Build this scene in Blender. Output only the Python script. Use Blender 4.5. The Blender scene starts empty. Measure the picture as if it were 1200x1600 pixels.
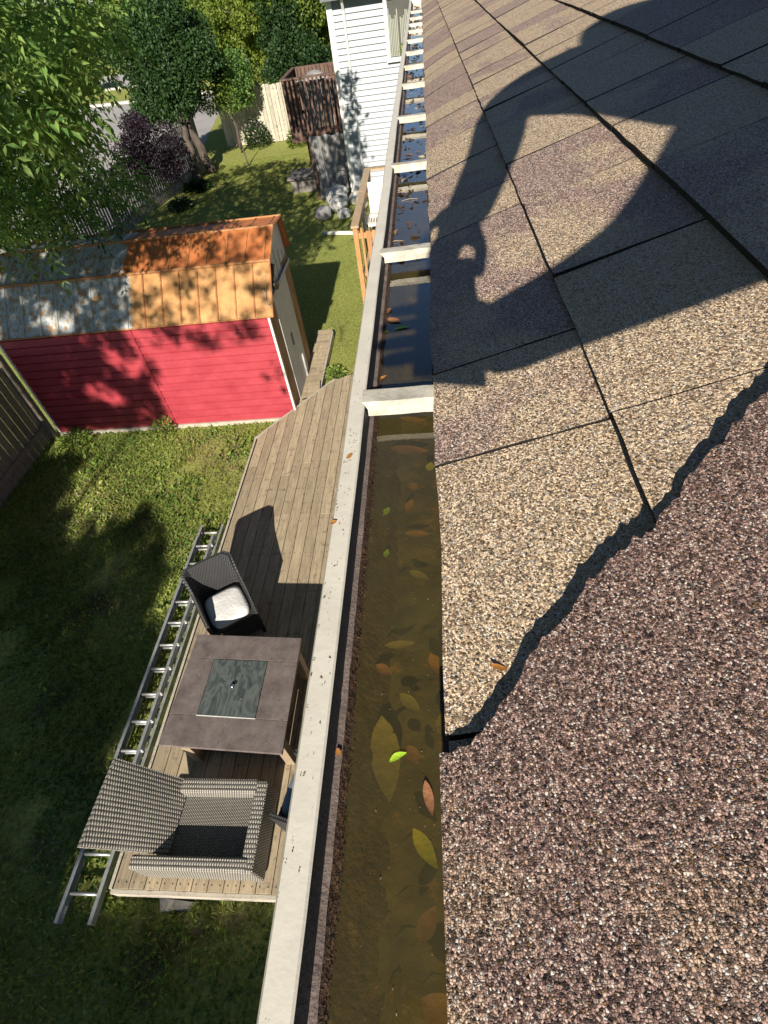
import bpy, math, random
import numpy as np
from mathutils import Vector, Matrix
R = math.radians
random.seed(7); rng = np.random.default_rng(7)
sc = bpy.context.scene
col = sc.collection
# ---------------- camera, sky, sun, exposure ----------------
F = 833.577; CAM = np.array([0.0, 0.0, 5.5])
MC = np.array([[0.99256853, -0.0443111, -0.11333242], [0.04478989, -0.73292551, 0.67883287], [-0.11314405, -0.67886429, -0.72549411]])
cd = bpy.data.cameras.new('camera'); cam = bpy.data.objects.new('camera', cd); col.objects.link(cam); sc.camera = cam
cd.sensor_fit = 'VERTICAL'; cd.sensor_height = 24; cd.sensor_width = 18; cd.lens = F/1600*24
cd.clip_start = 0.01; cd.clip_end = 600
cx, cy, cz = MC[:, 0], -MC[:, 1], -MC[:, 2]
cam.matrix_world = Matrix([[cx[0], cy[0], cz[0], 0], [cx[1], cy[1], cz[1], 0], [cx[2], cy[2], cz[2], 5.5], [0, 0, 0, 1]])
SUN_EL = 29.0
w = bpy.data.worlds.new('World'); sc.world = w; w.use_nodes = True
nt = w.node_tree; bg = nt.nodes['Background']; sky = nt.nodes.new('ShaderNodeTexSky'); sky.sky_type = 'NISHITA'
sky.sun_disc = False; sky.sun_elevation = R(SUN_EL); sky.sun_rotation = R(180); sky.air_density = 0.8; sky.dust_density = 0.1; sky.ozone_density = 3.0
nt.links.new(sky.outputs[0], bg.inputs[0]); bg.inputs[1].default_value = 0.05
sd = bpy.data.lights.new('sun', 'SUN'); sd.energy = 5.0; sd.angle = R(0.5); sd.color = (1.0, 0.91, 0.78)
sun = bpy.data.objects.new('sun', sd); col.objects.link(sun); sun.rotation_euler = (R(90-SUN_EL), 0, 0); sun.location = (0, -20, 20)
sc.view_settings.view_transform = 'Standard'; sc.view_settings.look = 'None'; sc.view_settings.exposure = 0.72; sc.view_settings.gamma = 1
S = np.array([0, -math.cos(R(SUN_EL)), math.sin(R(SUN_EL))])
def ray(px, py):
    d = MC @ np.array([px-600, py-800, F]); return d/np.linalg.norm(d)
def proj(P):
    c = (np.atleast_2d(P)-CAM) @ MC
    z = np.where(np.abs(c[:, 2]) < 1e-6, 1e-6, c[:, 2])
    return 600+F*c[:, 0]/z, 800+F*c[:, 1]/z, c[:, 2]
# ---------------- materials ----------------
def nmat(name):
    m = bpy.data.materials.new(name); m.use_nodes = True; n = m.node_tree; n.nodes.clear()
    o = n.nodes.new('ShaderNodeOutputMaterial'); b = n.nodes.new('ShaderNodeBsdfPrincipled'); n.links.new(b.outputs[0], o.inputs[0])
    return m, n, b, o
def N(n, t, **k):
    x = n.nodes.new('ShaderNode'+t)
    for a, v in k.items():
        if a.startswith('i_'): x.inputs[a[2:].replace('_', ' ')].default_value = v
        else: setattr(x, a, v)
    return x
def ramp(n, fac, stops, interp='LINEAR'):
    r = n.nodes.new('ShaderNodeValToRGB'); r.color_ramp.interpolation = interp; e = r.color_ramp.elements
    while len(e) < len(stops): e.new(0.5)
    for i, (p, c) in enumerate(stops): e[i].position = p; e[i].color = (*c, 1) if len(c) == 3 else c
    n.links.new(fac, r.inputs[0]); return r.outputs[0]
def mix(n, fac, a, b, mode='MIX'):
    x = n.nodes.new('ShaderNodeMix'); x.data_type = 'RGBA'; x.blend_type = mode
    for s, i in ((fac, 0), (a, 6), (b, 7)):
        if hasattr(s, 'links') or hasattr(s, 'is_linked'): n.links.new(s, x.inputs[i])
        elif i == 0: x.inputs[0].default_value = s
        else: x.inputs[i].default_value = (*s, 1)
    return x.outputs[2]
def coord(n, scale=(1, 1, 1), rot=(0, 0, 0)):
    g = N(n, 'NewGeometry'); mp = N(n, 'Mapping'); mp.inputs['Scale'].default_value = scale; mp.inputs['Rotation'].default_value = rot
    n.links.new(g.outputs['Position'], mp.inputs[0]); return mp.outputs[0]
def noise(n, co, s, d=4, r=.55, out='Fac'):
    x = N(n, 'TexNoise'); x.inputs['Scale'].default_value = s; x.inputs['Detail'].default_value = d; x.inputs['Roughness'].default_value = r
    n.links.new(co, x.inputs['Vector']); return x.outputs[out]
def bump(n, b, h, dist, st=1.0):
    x = N(n, 'Bump'); x.inputs['Strength'].default_value = st; x.inputs['Distance'].default_value = dist
    n.links.new(h, x.inputs['Height']); n.links.new(x.outputs[0], b.inputs['Normal']); return x
def setc(n, b, c):
    if hasattr(c, 'is_linked'): n.links.new(c, b.inputs['Base Color'])
    else: b.inputs['Base Color'].default_value = (*c, 1)
def mottled(name, c1, c2, s=6, rough=.7, bs=40, bd=.002, stretch=(1, 1, 1), c3=None, s3=25, t3=.62, metal=0, spec=.5):
    m, n, b, o = nmat(name); co = coord(n, stretch)
    f = noise(n, co, s, 6, .65); c = ramp(n, f, [(.32, c1), (.68, c2)])
    if c3 is not None:
        f3 = noise(n, co, s3, 5, .7); mk = ramp(n, f3, [(t3, (0, 0, 0)), (t3+.08, (1, 1, 1))]); c = mix(n, mk, c, c3)
    setc(n, b, c); b.inputs['Roughness'].default_value = rough; b.inputs['Metallic'].default_value = metal
    b.inputs['Specular IOR Level'].default_value = spec
    bump(n, b, noise(n, co, bs, 4), bd); return m
MT = {}
MT['cream'] = mottled('cream_painted_aluminium', (.56, .53, .45), (.66, .63, .54), 30, .55, 200, .0002, c3=(.16, .12, .08), s3=110, t3=.72)
MT['strapmetal'] = mottled('dirty_aluminium', (.30, .28, .23), (.58, .55, .46), 40, .5, 250, .0006, c3=(.42, .30, .10), s3=70, t3=.58)
MT['hemshade'] = mottled('painted_hem_shade', (.006, .007, .009), (.015, .016, .02), 60, .7, 300, .0004)  # shade on the lip's inner face, painted into the colour as near black
MT['siltledge'] = mottled('dried_silt', (.10, .075, .065), (.20, .155, .135), 60, .9, 400, .001, c3=(.02, .015, .012), s3=160, t3=.64)
MT['moss'] = mottled('rusty_moss', (.02, .010, .004), (.10, .048, .018), 130, .9, 300, .004, c3=(.16, .08, .03), s3=240, t3=.62)
MT['moss2'] = mottled('drowned_moss', (.03, .016, .008), (.12, .07, .03), 120, .95, 300, .002, c3=(.22, .13, .05), s3=50, t3=.62)
MT['silt'] = mottled('gutter_silt', (.035, .026, .010), (.15, .105, .035), 34, .95, 130, .0015, c3=(.26, .13, .03), s3=46, t3=.58)
MT['fascia'] = mottled('fascia', (.45, .43, .38), (.55, .53, .47), 5)
MT['siding_own'] = mottled('own_siding', (.5, .48, .44), (.58, .56, .5), 3)
MT['asphaltedge'] = mottled('asphalt_edge', (.006, .006, .007), (.02, .018, .017), 200, .95, 500, .001)
def granule_mat(name, big=1.0, base=0.0):
    m, n, b, o = nmat(name); co = coord(n)
    v = N(n, 'TexVoronoi'); v.inputs['Scale'].default_value = 800/big; n.links.new(co, v.inputs['Vector'])
    v2 = N(n, 'TexVoronoi'); v2.inputs['Scale'].default_value = 800/big; v2.feature = 'DISTANCE_TO_EDGE'; n.links.new(co, v2.inputs['Vector'])
    sx = N(n, 'SeparateColor'); n.links.new(v.outputs['Color'], sx.inputs[0])
    tan = ramp(n, sx.outputs[0], [(0, (.12, .078, .055)), (.15, (.36, .25, .155)), (.5, (.56, .415, .265)), (.75, (.68, .53, .36)), (.93, (.82, .67, .48)), (1, (.86, .76, .60))])
    pur = ramp(n, sx.outputs[0], [(0, (.06, .035, .03)), (.2, (.22, .135, .115)), (.55, (.40, .265, .22)), (.8, (.52, .38, .31)), (.93, (.70, .54, .44)), (1, (.80, .68, .58))])
    at = N(n, 'Attribute', attribute_name='tint')
    nz = noise(n, co, 7, 3, .5)
    ad = N(n, 'Math', operation='ADD'); n.links.new(at.outputs['Fac'], ad.inputs[0]); n.links.new(nz, ad.inputs[1])
    mk = ramp(n, ad.outputs[0], [(.88, (0, 0, 0)), (1.16, (1, 1, 1))])
    c = mix(n, mk, pur, tan)
    if base: c = mix(n, 1.0, c, (base, base*.93, base*.93), 'MULTIPLY')
    org = ramp(n, sx.outputs[1], [(.940, (0, 0, 0)), (.950, (1, 1, 1))]); c = mix(n, org, c, (.55, .29, .11))
    wht = ramp(n, sx.outputs[2], [(.93, (0, 0, 0)), (.94, (1, 1, 1))]); c = mix(n, wht, c, (.66, .60, .54))
    gap = ramp(n, v2.outputs['Distance'], [(.0, (.02, .018, .02)), (.17 if base else .08, (1, 1, 1))]); c = mix(n, 1.0, c, gap, 'MULTIPLY')
    setc(n, b, c); b.inputs['Roughness'].default_value = .75
    hm = N(n, 'Math', operation='MULTIPLY'); n.links.new(sx.outputs[1], hm.inputs[0]); hm.inputs[1].default_value = .6
    mn = N(n, 'Math', operation='MINIMUM'); n.links.new(v2.outputs['Distance'], mn.inputs[0]); mn.inputs[1].default_value = .3
    hh = N(n, 'Math', operation='ADD'); n.links.new(hm.outputs[0], hh.inputs[0]); n.links.new(mn.outputs[0], hh.inputs[1])
    n3 = noise(n, co, 1400, 2); h3 = N(n, 'Math', operation='ADD'); n.links.new(hh.outputs[0], h3.inputs[0]); n.links.new(n3, h3.inputs[1])
    ge = N(n, 'NewGeometry'); sb_ = N(n, 'VectorMath', operation='SUBTRACT'); n.links.new(v.outputs['Color'], sb_.inputs[0]); sb_.inputs[1].default_value = (.5, .5, .5)
    ml = N(n, 'VectorMath', operation='SCALE'); n.links.new(sb_.outputs[0], ml.inputs[0]); ml.inputs['Scale'].default_value = 1.15
    ad_ = N(n, 'VectorMath', operation='ADD'); n.links.new(ml.outputs[0], ad_.inputs[0]); n.links.new(ge.outputs['Normal'], ad_.inputs[1])
    nn_ = N(n, 'VectorMath', operation='NORMALIZE'); n.links.new(ad_.outputs[0], nn_.inputs[0])
    bb = bump(n, b, h3.outputs[0], .0009, .6); n.links.new(nn_.outputs[0], bb.inputs['Normal']); return m
MT['granule'] = granule_mat('shingle_granules', 1.0)
MT['granule_big'] = granule_mat('shingle_granules_coarse', .90, .80)
def wood_mat(name, c1, c2, axis='Y', knots=True, dark=(.05, .04, .03), rough=.85):
    m, n, b, o = nmat(name)
    st = {'Y': (14, .8, 14), 'X': (.8, 14, 14), 'Z': (14, 14, .8)}[axis]; co = coord(n, st); co2 = coord(n)
    at = N(n, 'Attribute', attribute_name='tint')
    f = noise(n, co, 3.0, 8, .7); c = ramp(n, f, [(.3, c1), (.7, c2)])
    v = N(n, 'MapRange'); v.inputs['To Min'].default_value = .84; v.inputs['To Max'].default_value = 1.14; n.links.new(at.outputs['Fac'], v.inputs[0])
    c = mix(n, 1.0, c, v.outputs[0], 'MULTIPLY')
    g = noise(n, co2, 9, 6, .75); mk = ramp(n, g, [(.54, (0, 0, 0)), (.70, (.7, .7, .7))]); c = mix(n, mk, c, dark)
    g2 = noise(n, co, 9, 4, .8); mk2 = ramp(n, g2, [(.62, (0, 0, 0)), (.7, (.6, .6, .6))]); c = mix(n, mk2, c, dark)
    setc(n, b, c); b.inputs['Roughness'].default_value = rough; bump(n, b, g2, .003); return m
MT['deckwood'] = wood_mat('weathered_deck', (.25, .195, .12), (.50, .41, .28), 'Y', dark=(.085, .068, .05))
MT['rimwood'] = wood_mat('pale_rim_wood', (.38, .34, .27), (.55, .50, .42), 'X')
MT['greywood'] = wood_mat('grey_fence_wood', (.15, .135, .125), (.30, .275, .25), 'Z')
MT['brownfence'] = wood_mat('brown_grey_fence_wood', (.15, .12, .095), (.30, .25, .20), 'Z')
MT['palewood'] = wood_mat('pale_fence_wood', (.36, .33, .26), (.56, .52, .42), 'Z')
MT['cedar'] = wood_mat('orange_cedar', (.36, .17, .07), (.56, .30, .13), 'Z', dark=(.25, .12, .05))
MT['cedartop'] = wood_mat('tan_rail_top', (.34, .24, .15), (.50, .38, .25), 'Y', dark=(.2, .14, .09))
MT['balcwood'] = wood_mat('dark_stained_wood', (.06, .036, .028), (.20, .12, .09), 'Z', dark=(.03, .02, .016))
def weave_mat(name, c1, c2, sc_=(60, 60, 60), rough=.6, ribs=28.0, strand=90.0):
    m, n, b, o = nmat(name)
    tc = N(n, 'TexCoord'); sp = N(n, 'SeparateXYZ'); n.links.new(tc.outputs['UV'], sp.inputs[0])
    def sinm(src, k, ph=None):
        a = N(n, 'Math', operation='MULTIPLY'); n.links.new(src, a.inputs[0]); a.inputs[1].default_value = k
        if ph is not None:
            p = N(n, 'Math', operation='ADD'); n.links.new(a.outputs[0], p.inputs[0]); n.links.new(ph, p.inputs[1]); a = p
        s_ = N(n, 'Math', operation='SINE'); n.links.new(a.outputs[0], s_.inputs[0]); return s_.outputs[0]
    r1 = sinm(sp.outputs[1], 2*math.pi*ribs)
    ph = N(n, 'Math', operation='SIGN'); n.links.new(r1, ph.inputs[0])
    ph2 = N(n, 'Math', operation='MULTIPLY'); n.links.new(ph.outputs[0], ph2.inputs[0]); ph2.inputs[1].default_value = math.pi/2
    s1 = sinm(sp.outputs[0], 2*math.pi*strand, ph2.outputs[0])
    ab = N(n, 'Math', operation='ABSOLUTE'); n.links.new(r1, ab.inputs[0])
    mu = N(n, 'Math', operation='MULTIPLY'); n.links.new(ab.outputs[0], mu.inputs[0]); n.links.new(s1, mu.inputs[1])
    h = N(n, 'Math', operation='ADD'); n.links.new(mu.outputs[0], h.inputs[0]); n.links.new(ab.outputs[0], h.inputs[1])
    c = ramp(n, h.outputs[0], [(.25, tuple(x*.25 for x in c1)), (.55, c1), (1, c2)])
    co = coord(n); nz = noise(n, co, 12, 4); c = mix(n, ramp(n, nz, [(.4, (0, 0, 0)), (.7, (.4, .4, .4))]), c, tuple(x*.6 for x in c2))
    setc(n, b, c); b.inputs['Roughness'].default_value = rough; bump(n, b, h.outputs[0], .004, .8); return m
MT['weaveblack'] = weave_mat('black_wicker', (.03, .03, .033), (.075, .075, .08), ribs=20, strand=50)
MT['weavebrown'] = weave_mat('taupe_wicker', (.20, .18, .155), (.46, .435, .38), ribs=14, strand=46)
MT['weaveshade'] = weave_mat('taupe_wicker_seat_shade', (.13, .12, .10), (.30, .285, .25), ribs=45, strand=45)  # copy of the taupe wicker, colour darkened for shade in the seat recess
MT['cushion'] = mottled('white_cushion', (.62, .62, .62), (.72, .72, .71), 5, .9, 30, .006)
MT['greycushion'] = mottled('bluegrey_cushion', (.16, .20, .27), (.2, .25, .32), 5, .9, 30, .004)
MT['alu'] = mottled('ladder_aluminium', (.36, .37, .37), (.55, .56, .56), 20, .42, 80, .0006, c3=(.2, .2, .19), s3=30, t3=.62, metal=.55)
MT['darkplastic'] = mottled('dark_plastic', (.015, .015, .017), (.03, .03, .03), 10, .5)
MT['tabletop'] = mottled('brown_slate_top', (.105, .082, .075), (.19, .16, .15), 7, .5, 60, .001, c3=(.055, .04, .042), s3=34, t3=.60)
MT['tablebase'] = mottled('bronze_steel', (.10, .065, .05), (.15, .10, .08), 6, .5)
MT['tablepost'] = mottled('tan_steel', (.28, .21, .14), (.36, .28, .20), 6, .5)
def swirl():
    m, n, b, o = nmat('dusty_glass_insert'); co = coord(n, (1, .45, 1), (0, 0, .35))
    wv = N(n, 'TexNoise'); wv.inputs['Scale'].default_value = 7; wv.inputs['Distortion'].default_value = 3.2; wv.inputs['Detail'].default_value = 5; n.links.new(co, wv.inputs['Vector'])
    c = ramp(n, wv.outputs['Fac'], [(.35, (.045, .055, .055)), (.5, (.075, .09, .088)), (.58, (.12, .135, .128)), (.64, (.08, .095, .09)), (.75, (.10, .11, .10))])
    setc(n, b, c); b.inputs['Roughness'].default_value = .35; return m
MT['insert'] = swirl()
MT['chrome'] = mottled('chrome', (.7, .7, .7), (.8, .8, .8), 5, .2, metal=1)
MT['whitetrim'] = mottled('white_trim', (.66, .66, .64), (.74, .74, .72), 6, .5, c3=(.4, .36, .3), s3=20, t3=.7)
MT['red'] = mottled('red_painted_steel', (.30, .026, .040), (.40, .05, .066), 2.5, .5, 14, .002, (1, 1, 1.5), c3=(.30, .03, .045), s3=18, t3=.66)
MT['shedwhite'] = mottled('faded_white_steel', (.42, .44, .42), (.56, .57, .54), 3, .5, 20, .001, c3=(.25, .20, .13), s3=9, t3=.66)
MT['shedrust'] = mottled('rust_brown_steel', (.16, .075, .03), (.34, .19, .085), 4, .7, 40, .002, (1, 1, .5), c3=(.42, .30, .16), s3=7, t3=.6)
def shedroof(name, upper):
    m, n, b, o = nmat(name); co = coord(n); g = N(n, 'SeparateXYZ'); n.links.new(co, g.inputs[0])
    nz = noise(n, co, 1.6, 5, .6)
    a = N(n, 'Math', operation='MULTIPLY'); n.links.new(nz, a.inputs[0]); a.inputs[1].default_value = .5
    x = N(n, 'Math', operation='ADD'); n.links.new(g.outputs[0], x.inputs[0]); n.links.new(a.outputs[0], x.inputs[1])
    e = -4.62 if upper else -4.72
    rustm = N(n, 'MapRange'); rustm.inputs['From Min'].default_value = e; rustm.inputs['From Max'].default_value = e+.04
    n.links.new((g.outputs[0] if not upper else x.outputs[0]), rustm.inputs[0])
    if upper: rust = ramp(n, noise(n, co, 5, 6, .7), [(.3, (.34, .10, .03)), (.7, (.56, .20, .07))])
    else: rust = ramp(n, noise(n, co, 5, 6, .7), [(.3, (.40, .18, .055)), (.7, (.56, .32, .13))])
    st = coord(n, (9, 9, .8)); 
    galv = ramp(n, noise(n, st, 1.2, 5, .65), [(.30, (.22, .26, .29)), (.46, (.46, .49, .50)), (.54, (.34, .30, .24)), (.64, (.36, .19, .07))])
    c = mix(n, rustm.outputs[0], galv, rust)
    spots = ramp(n, noise(n, co, 9, 6, .8), [(.66, (0, 0, 0)), (.74, (.8, .8, .8))]); c = mix(n, spots, c, (.20, .09, .04))
    setc(n, b, c); b.inputs['Roughness'].default_value = .55; bump(n, b, noise(n, co, 14, 4), .003); return m
MT['roofup'] = shedroof('shed_roof_upper_rust', True); MT['rooflow'] = shedroof('shed_roof_lower_rust', False)
MT['rustseam'] = mottled('rusty_seam', (.30, .12, .04), (.50, .24, .09), 8, .6, c3=(.12, .05, .02), s3=16, t3=.6)
MT['greyseam'] = mottled('galvanised_seam', (.30, .32, .32), (.5, .5, .47), 8, .5, c3=(.25, .13, .05), s3=12, t3=.6)
MT['siding'] = mottled('white_vinyl', (.27, .31, .34), (.31, .345, .37), 2, .5)
MT['concrete'] = mottled('concrete', (.33, .31, .28), (.42, .40, .36), 4, .9)
MT['tarp'] = mottled('grey_tarp', (.18, .18, .18), (.36, .35, .345), 3, .6, 9, .05, (3, 3, .6))
MT['bagwhite'] = mottled('white_bag', (.5, .5, .48), (.66, .65, .6), 6, .4, 16, .05, c3=(.10, .10, .10), s3=6, t3=.55)
MT['whiteplastic'] = mottled('white_plastic', (.66, .65, .58), (.74, .73, .66), 4, .5)
MT['curtain'] = mottled('pale_curtain', (.34, .36, .31), (.42, .44, .38), 6, .9, 8, .02, (6, 1, .2))
MT['roomdark'] = mottled('dim_room', (.05, .05, .05), (.08, .08, .075), 2)
MT['darkroof'] = mottled('dark_grey_soffit', (.10, .12, .14), (.16, .18, .2), 3)
MT['bark'] = mottled('bark', (.05, .04, .032), (.13, .105, .085), 5, .95, 25, .03, (1, 1, .3))
MT['paving'] = mottled('pale_paving', (.30, .285, .28), (.40, .38, .37), .5, .9)
MT['road'] = mottled('road', (.36, .35, .34), (.43, .42, .41), .4, .9)
MT['curb'] = mottled('curb', (.5, .48, .45), (.55, .53, .5), .8, .9)
MT['skin'] = mottled('skin', (.50, .30, .22), (.55, .34, .25), 8, .5)
MT['shirt'] = mottled('dark_shirt', (.05, .06, .09), (.07, .08, .11), 8, .9)
MT['jeans'] = mottled('jeans', (.06, .08, .14), (.09, .12, .18), 30, .9)
MT['hair'] = mottled('hair', (.03, .02, .015), (.05, .035, .025), 30, .7)
MT['black'] = mottled('black_plastic', (.012, .012, .013), (.02, .02, .02), 8, .35)
def leaf_mat(name, cs, trans=.35, tint=(.5, .7, .12)):
    m, n, b, o = nmat(name); at = N(n, 'Attribute', attribute_name='tint')
    st = [(i/(len(cs)-1), c) for i, c in enumerate(cs)]; c = ramp(n, at.outputs['Fac'], st)
    setc(n, b, c); b.inputs['Roughness'].default_value = .5; b.inputs['Specular IOR Level'].default_value = .35
    t = N(n, 'BsdfTranslucent'); tc = mix(n, 1.0, c, tuple(min(1, x*2.2) for x in tint), 'MULTIPLY'); n.links.new(tc, t.inputs[0])
    mx = N(n, 'MixShader'); mx.inputs[0].default_value = trans; n.links.new(b.outputs[0], mx.inputs[1]); n.links.new(t.outputs[0], mx.inputs[2]); n.links.new(mx.outputs[0], o.inputs[0]); return m
TT = (.55, .62, .18)
MT['leaf_ash'] = leaf_mat('ash_leaves', [(.04, .10, .025), (.08, .18, .045), (.15, .27, .065), (.27, .39, .10)], .38, TT)
MT['leaf_dark'] = leaf_mat('dark_leaves', [(.02, .05, .015), (.035, .08, .022), (.06, .12, .03)], .3, TT)
MT['leaf_bright'] = leaf_mat('bright_leaves', [(.07, .13, .02), (.16, .24, .035), (.28, .34, .06)], .45, TT)
MT['leaf_purple'] = leaf_mat('purple_leaves', [(.012, .008, .014), (.03, .018, .028), (.06, .035, .045)], .2, (.5, .2, .3))
MT['leaf_hosta'] = leaf_mat('hosta_leaves', [(.04, .09, .03), (.07, .13, .05), (.18, .22, .12)], .3, TT)
MT['leaf_weed'] = leaf_mat('ground_cover_leaves', [(.07, .14, .03), (.15, .25, .045), (.27, .37, .07), (.40, .42, .13)], .35, TT)
MT['grassblade'] = leaf_mat('grass_blades', [(.15, .20, .04), (.26, .32, .06), (.40, .45, .10), (.52, .50, .18)], .4, TT)
MT['straw'] = leaf_mat('dry_litter', [(.10, .07, .04), (.20, .14, .08), (.30, .22, .14)], .1, TT)
def lawn_mat():
    m, n, b, o = nmat('lawn_ground'); co = coord(n)
    f = noise(n, co, .9, 5, .65); f2 = noise(n, co, 22, 6, .75)
    g = ramp(n, f2, [(.3, (.10, .12, .03)), (.5, (.30, .33, .09)), (.7, (.46, .48, .17))])
    d = ramp(n, f2, [(.3, (.06, .045, .03)), (.7, (.19, .15, .10))])
    mk = ramp(n, f, [(.54, (0, 0, 0)), (.66, (1, 1, 1))])
    gp = N(n, 'SeparateXYZ'); n.links.new(co, gp.inputs[0]); ny = N(n, 'MapRange'); ny.inputs['From Min'].default_value = 7.5; ny.inputs['From Max'].default_value = 6.0; n.links.new(gp.outputs[1], ny.inputs[0])
    mm = N(n, 'Math', operation='MULTIPLY'); n.links.new(mk, mm.inputs[0]); n.links.new(ny.outputs[0], mm.inputs[1])
    setc(n, b, mix(n, mm.outputs[0], g, d)); b.inputs['Roughness'].default_value = .95; b.inputs['Specular IOR Level'].default_value = .1; bump(n, b, f2, .04); return m
MT['lawn'] = lawn_mat()
# ---------------- mesh helpers ----------------
def tagk(o, label=None, cat=None, group=None, kind=None):
    if label: o['label'] = label
    if cat: o['category'] = cat
    if group: o['group'] = group
    if kind: o['kind'] = kind
    return o
def thing(name, label, cat, loc=(0, 0, 0), rotz=0, group=None):
    o = bpy.data.objects.new(name, None); col.objects.link(o); o.location = loc; o.rotation_euler = (0, 0, rotz); o.empty_display_size = .1
    o['off'] = tuple(loc); return tagk(o, label, cat, group)
def base(o):
    while o.parent: o = o.parent
    return np.array(o.location)
class MB:
    def __init__(s): s.v = []; s.f = []; s.m = []; s.t = []; s.uv = []
    def add(s, vs, fs, mi=0, tint=.5, uv=None):
        k = len(s.v); s.v += [tuple(map(float, p)) for p in vs]
        for i, f in enumerate(fs):
            s.f.append(tuple(k+a for a in f)); s.m.append(mi); s.t.append(tint)
            s.uv.append(uv[i] if uv else None)
        return s
    def box(s, c, d, rot=None, mi=0, tint=.5):
        hx, hy, hz = d[0]/2, d[1]/2, d[2]/2
        P = [Vector((x, y, z)) for z in (-hz, hz) for y in (-hy, hy) for x in (-hx, hx)]
        if rot is not None: P = [rot @ p for p in P]
        P = [(p.x+c[0], p.y+c[1], p.z+c[2]) for p in P]
        fs = [(0, 2, 3, 1), (4, 5, 7, 6), (0, 1, 5, 4), (2, 6, 7, 3), (0, 4, 6, 2), (1, 3, 7, 5)]
        dx, dy, dz = d
        q = lambda a, b_: [(0, 0), (a, 0), (a, b_), (0, b_)]
        uv = [[(0, 0), (0, dy), (dx, dy), (dx, 0)], q(dx, dy), q(dx, dz), [(0, 0), (0, dz), (dx, dz), (dx, 0)], [(0, 0), (0, dz), (dy, dz), (dy, 0)], [(0, 0), (dy, 0), (dy, dz), (0, dz)]]
        return s.add(P, fs, mi, tint, uv)
    def bx(s, x0, x1, y0, y1, z0, z1, mi=0, tint=.5): return s.box(((x0+x1)/2, (y0+y1)/2, (z0+z1)/2), (x1-x0, y1-y0, z1-z0), None, mi, tint)
    def bar(s, a, b, w_, h, mi=0, tint=.5):
        a = Vector(a); b = Vector(b); d = b-a; q = d.to_track_quat('Y', 'Z').to_matrix(); c = (a+b)/2
        return s.box(c, (w_, d.length, h), q, mi, tint)
    def tube(s, pts, rad, n=8, mi=0, tint=.5, cap=True):
        pts = [Vector(p) for p in pts]; rad = rad if hasattr(rad, '__len__') else [rad]*len(pts); vs = []; fs = []
        for i, p in enumerate(pts):
            d = (pts[min(i+1, len(pts)-1)]-pts[max(i-1, 0)]).normalized(); q = d.to_track_quat('Z', 'Y').to_matrix()
            for k in range(n):
                a = 2*math.pi*k/n; o = q @ Vector((math.cos(a)*rad[i], math.sin(a)*rad[i], 0)); vs.append(p+o)
        for i in range(len(pts)-1):
            for k in range(n): fs.append((i*n+k, i*n+(k+1) % n, (i+1)*n+(k+1) % n, (i+1)*n+k))
        if cap: fs.append(tuple(range(n))[::-1]); fs.append(tuple((len(pts)-1)*n+k for k in range(n)))
        return s.add(vs, fs, mi, tint)
    def extr(s, prof, y0, y1, mis=None, close=False, axis='Y', tint=.5):
        n = len(prof)
        if axis == 'Y': A = [(p[0], y0, p[1]) for p in prof]; B = [(p[0], y1, p[1]) for p in prof]
        else: A = [(y0, p[0], p[1]) for p in prof]; B = [(y1, p[0], p[1]) for p in prof]
        for i in range(n if close else n-1):
            j = (i+1) % n; s.add([A[i], A[j], B[j], B[i]], [(0, 1, 2, 3)], mis[i] if mis else 0, tint)
        return s
    def build(s, name, mats, parent=None, smooth=False, local=False, bevel=0, sub=0):
        me = bpy.data.meshes.new(name)
        V = np.array(s.v, float)
        if parent is not None and not local: V = V-base(parent)
        me.from_pydata(V.tolist(), [], s.f)
        for m in (mats if isinstance(mats, (list, tuple)) else [mats]): me.materials.append(MT[m] if isinstance(m, str) else m)
        me.polygons.foreach_set('material_index', s.m)
        a = me.attributes.new('tint', 'FLOAT', 'FACE'); a.data.foreach_set('value', s.t)
        if any(u is not None for u in s.uv):
            ul = me.uv_layers.new(name='UVMap'); k = 0; buf = []
            for f, u in zip(s.f, s.uv): buf += [c for p in (u if u else [(0, 0)]*len(f)) for c in p]
            ul.data.foreach_set('uv', buf)
        if smooth: me.polygons.foreach_set('use_smooth', [True]*len(s.f))
        me.update(); o = bpy.data.objects.new(name, me); col.objects.link(o)
        if parent is not None: o.parent = parent
        if bevel: b = o.modifiers.new('b', 'BEVEL'); b.width = bevel; b.segments = 2; b.limit_method = 'ANGLE'
        if sub: b = o.modifiers.new('s', 'SUBSURF'); b.levels = sub; b.render_levels = sub
        return o
def arrmesh(name, V, Fq, tint, mat, parent=None, mi=None):
    """numpy mesh: V (n,3), Fq (m,4 or 3)"""
    if parent is not None: V = V-base(parent)
    me = bpy.data.meshes.new(name); m, k = Fq.shape
    me.vertices.add(len(V)); me.vertices.foreach_set('co', V.astype(np.float32).ravel())
    me.loops.add(m*k); me.loops.foreach_set('vertex_index', Fq.astype(np.int32).ravel())
    me.polygons.add(m); me.polygons.foreach_set('loop_start', np.arange(0, m*k, k, dtype=np.int32))
    a = me.attributes.new('tint', 'FLOAT', 'FACE'); a.data.foreach_set('value', np.clip(tint, 0, 1).astype(np.float32))
    me.materials.append(MT[mat]); me.update(calc_edges=True); me.validate()
    o = bpy.data.objects.new(name, me); col.objects.link(o)
    if parent is not None: o.parent = parent
    return o
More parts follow.
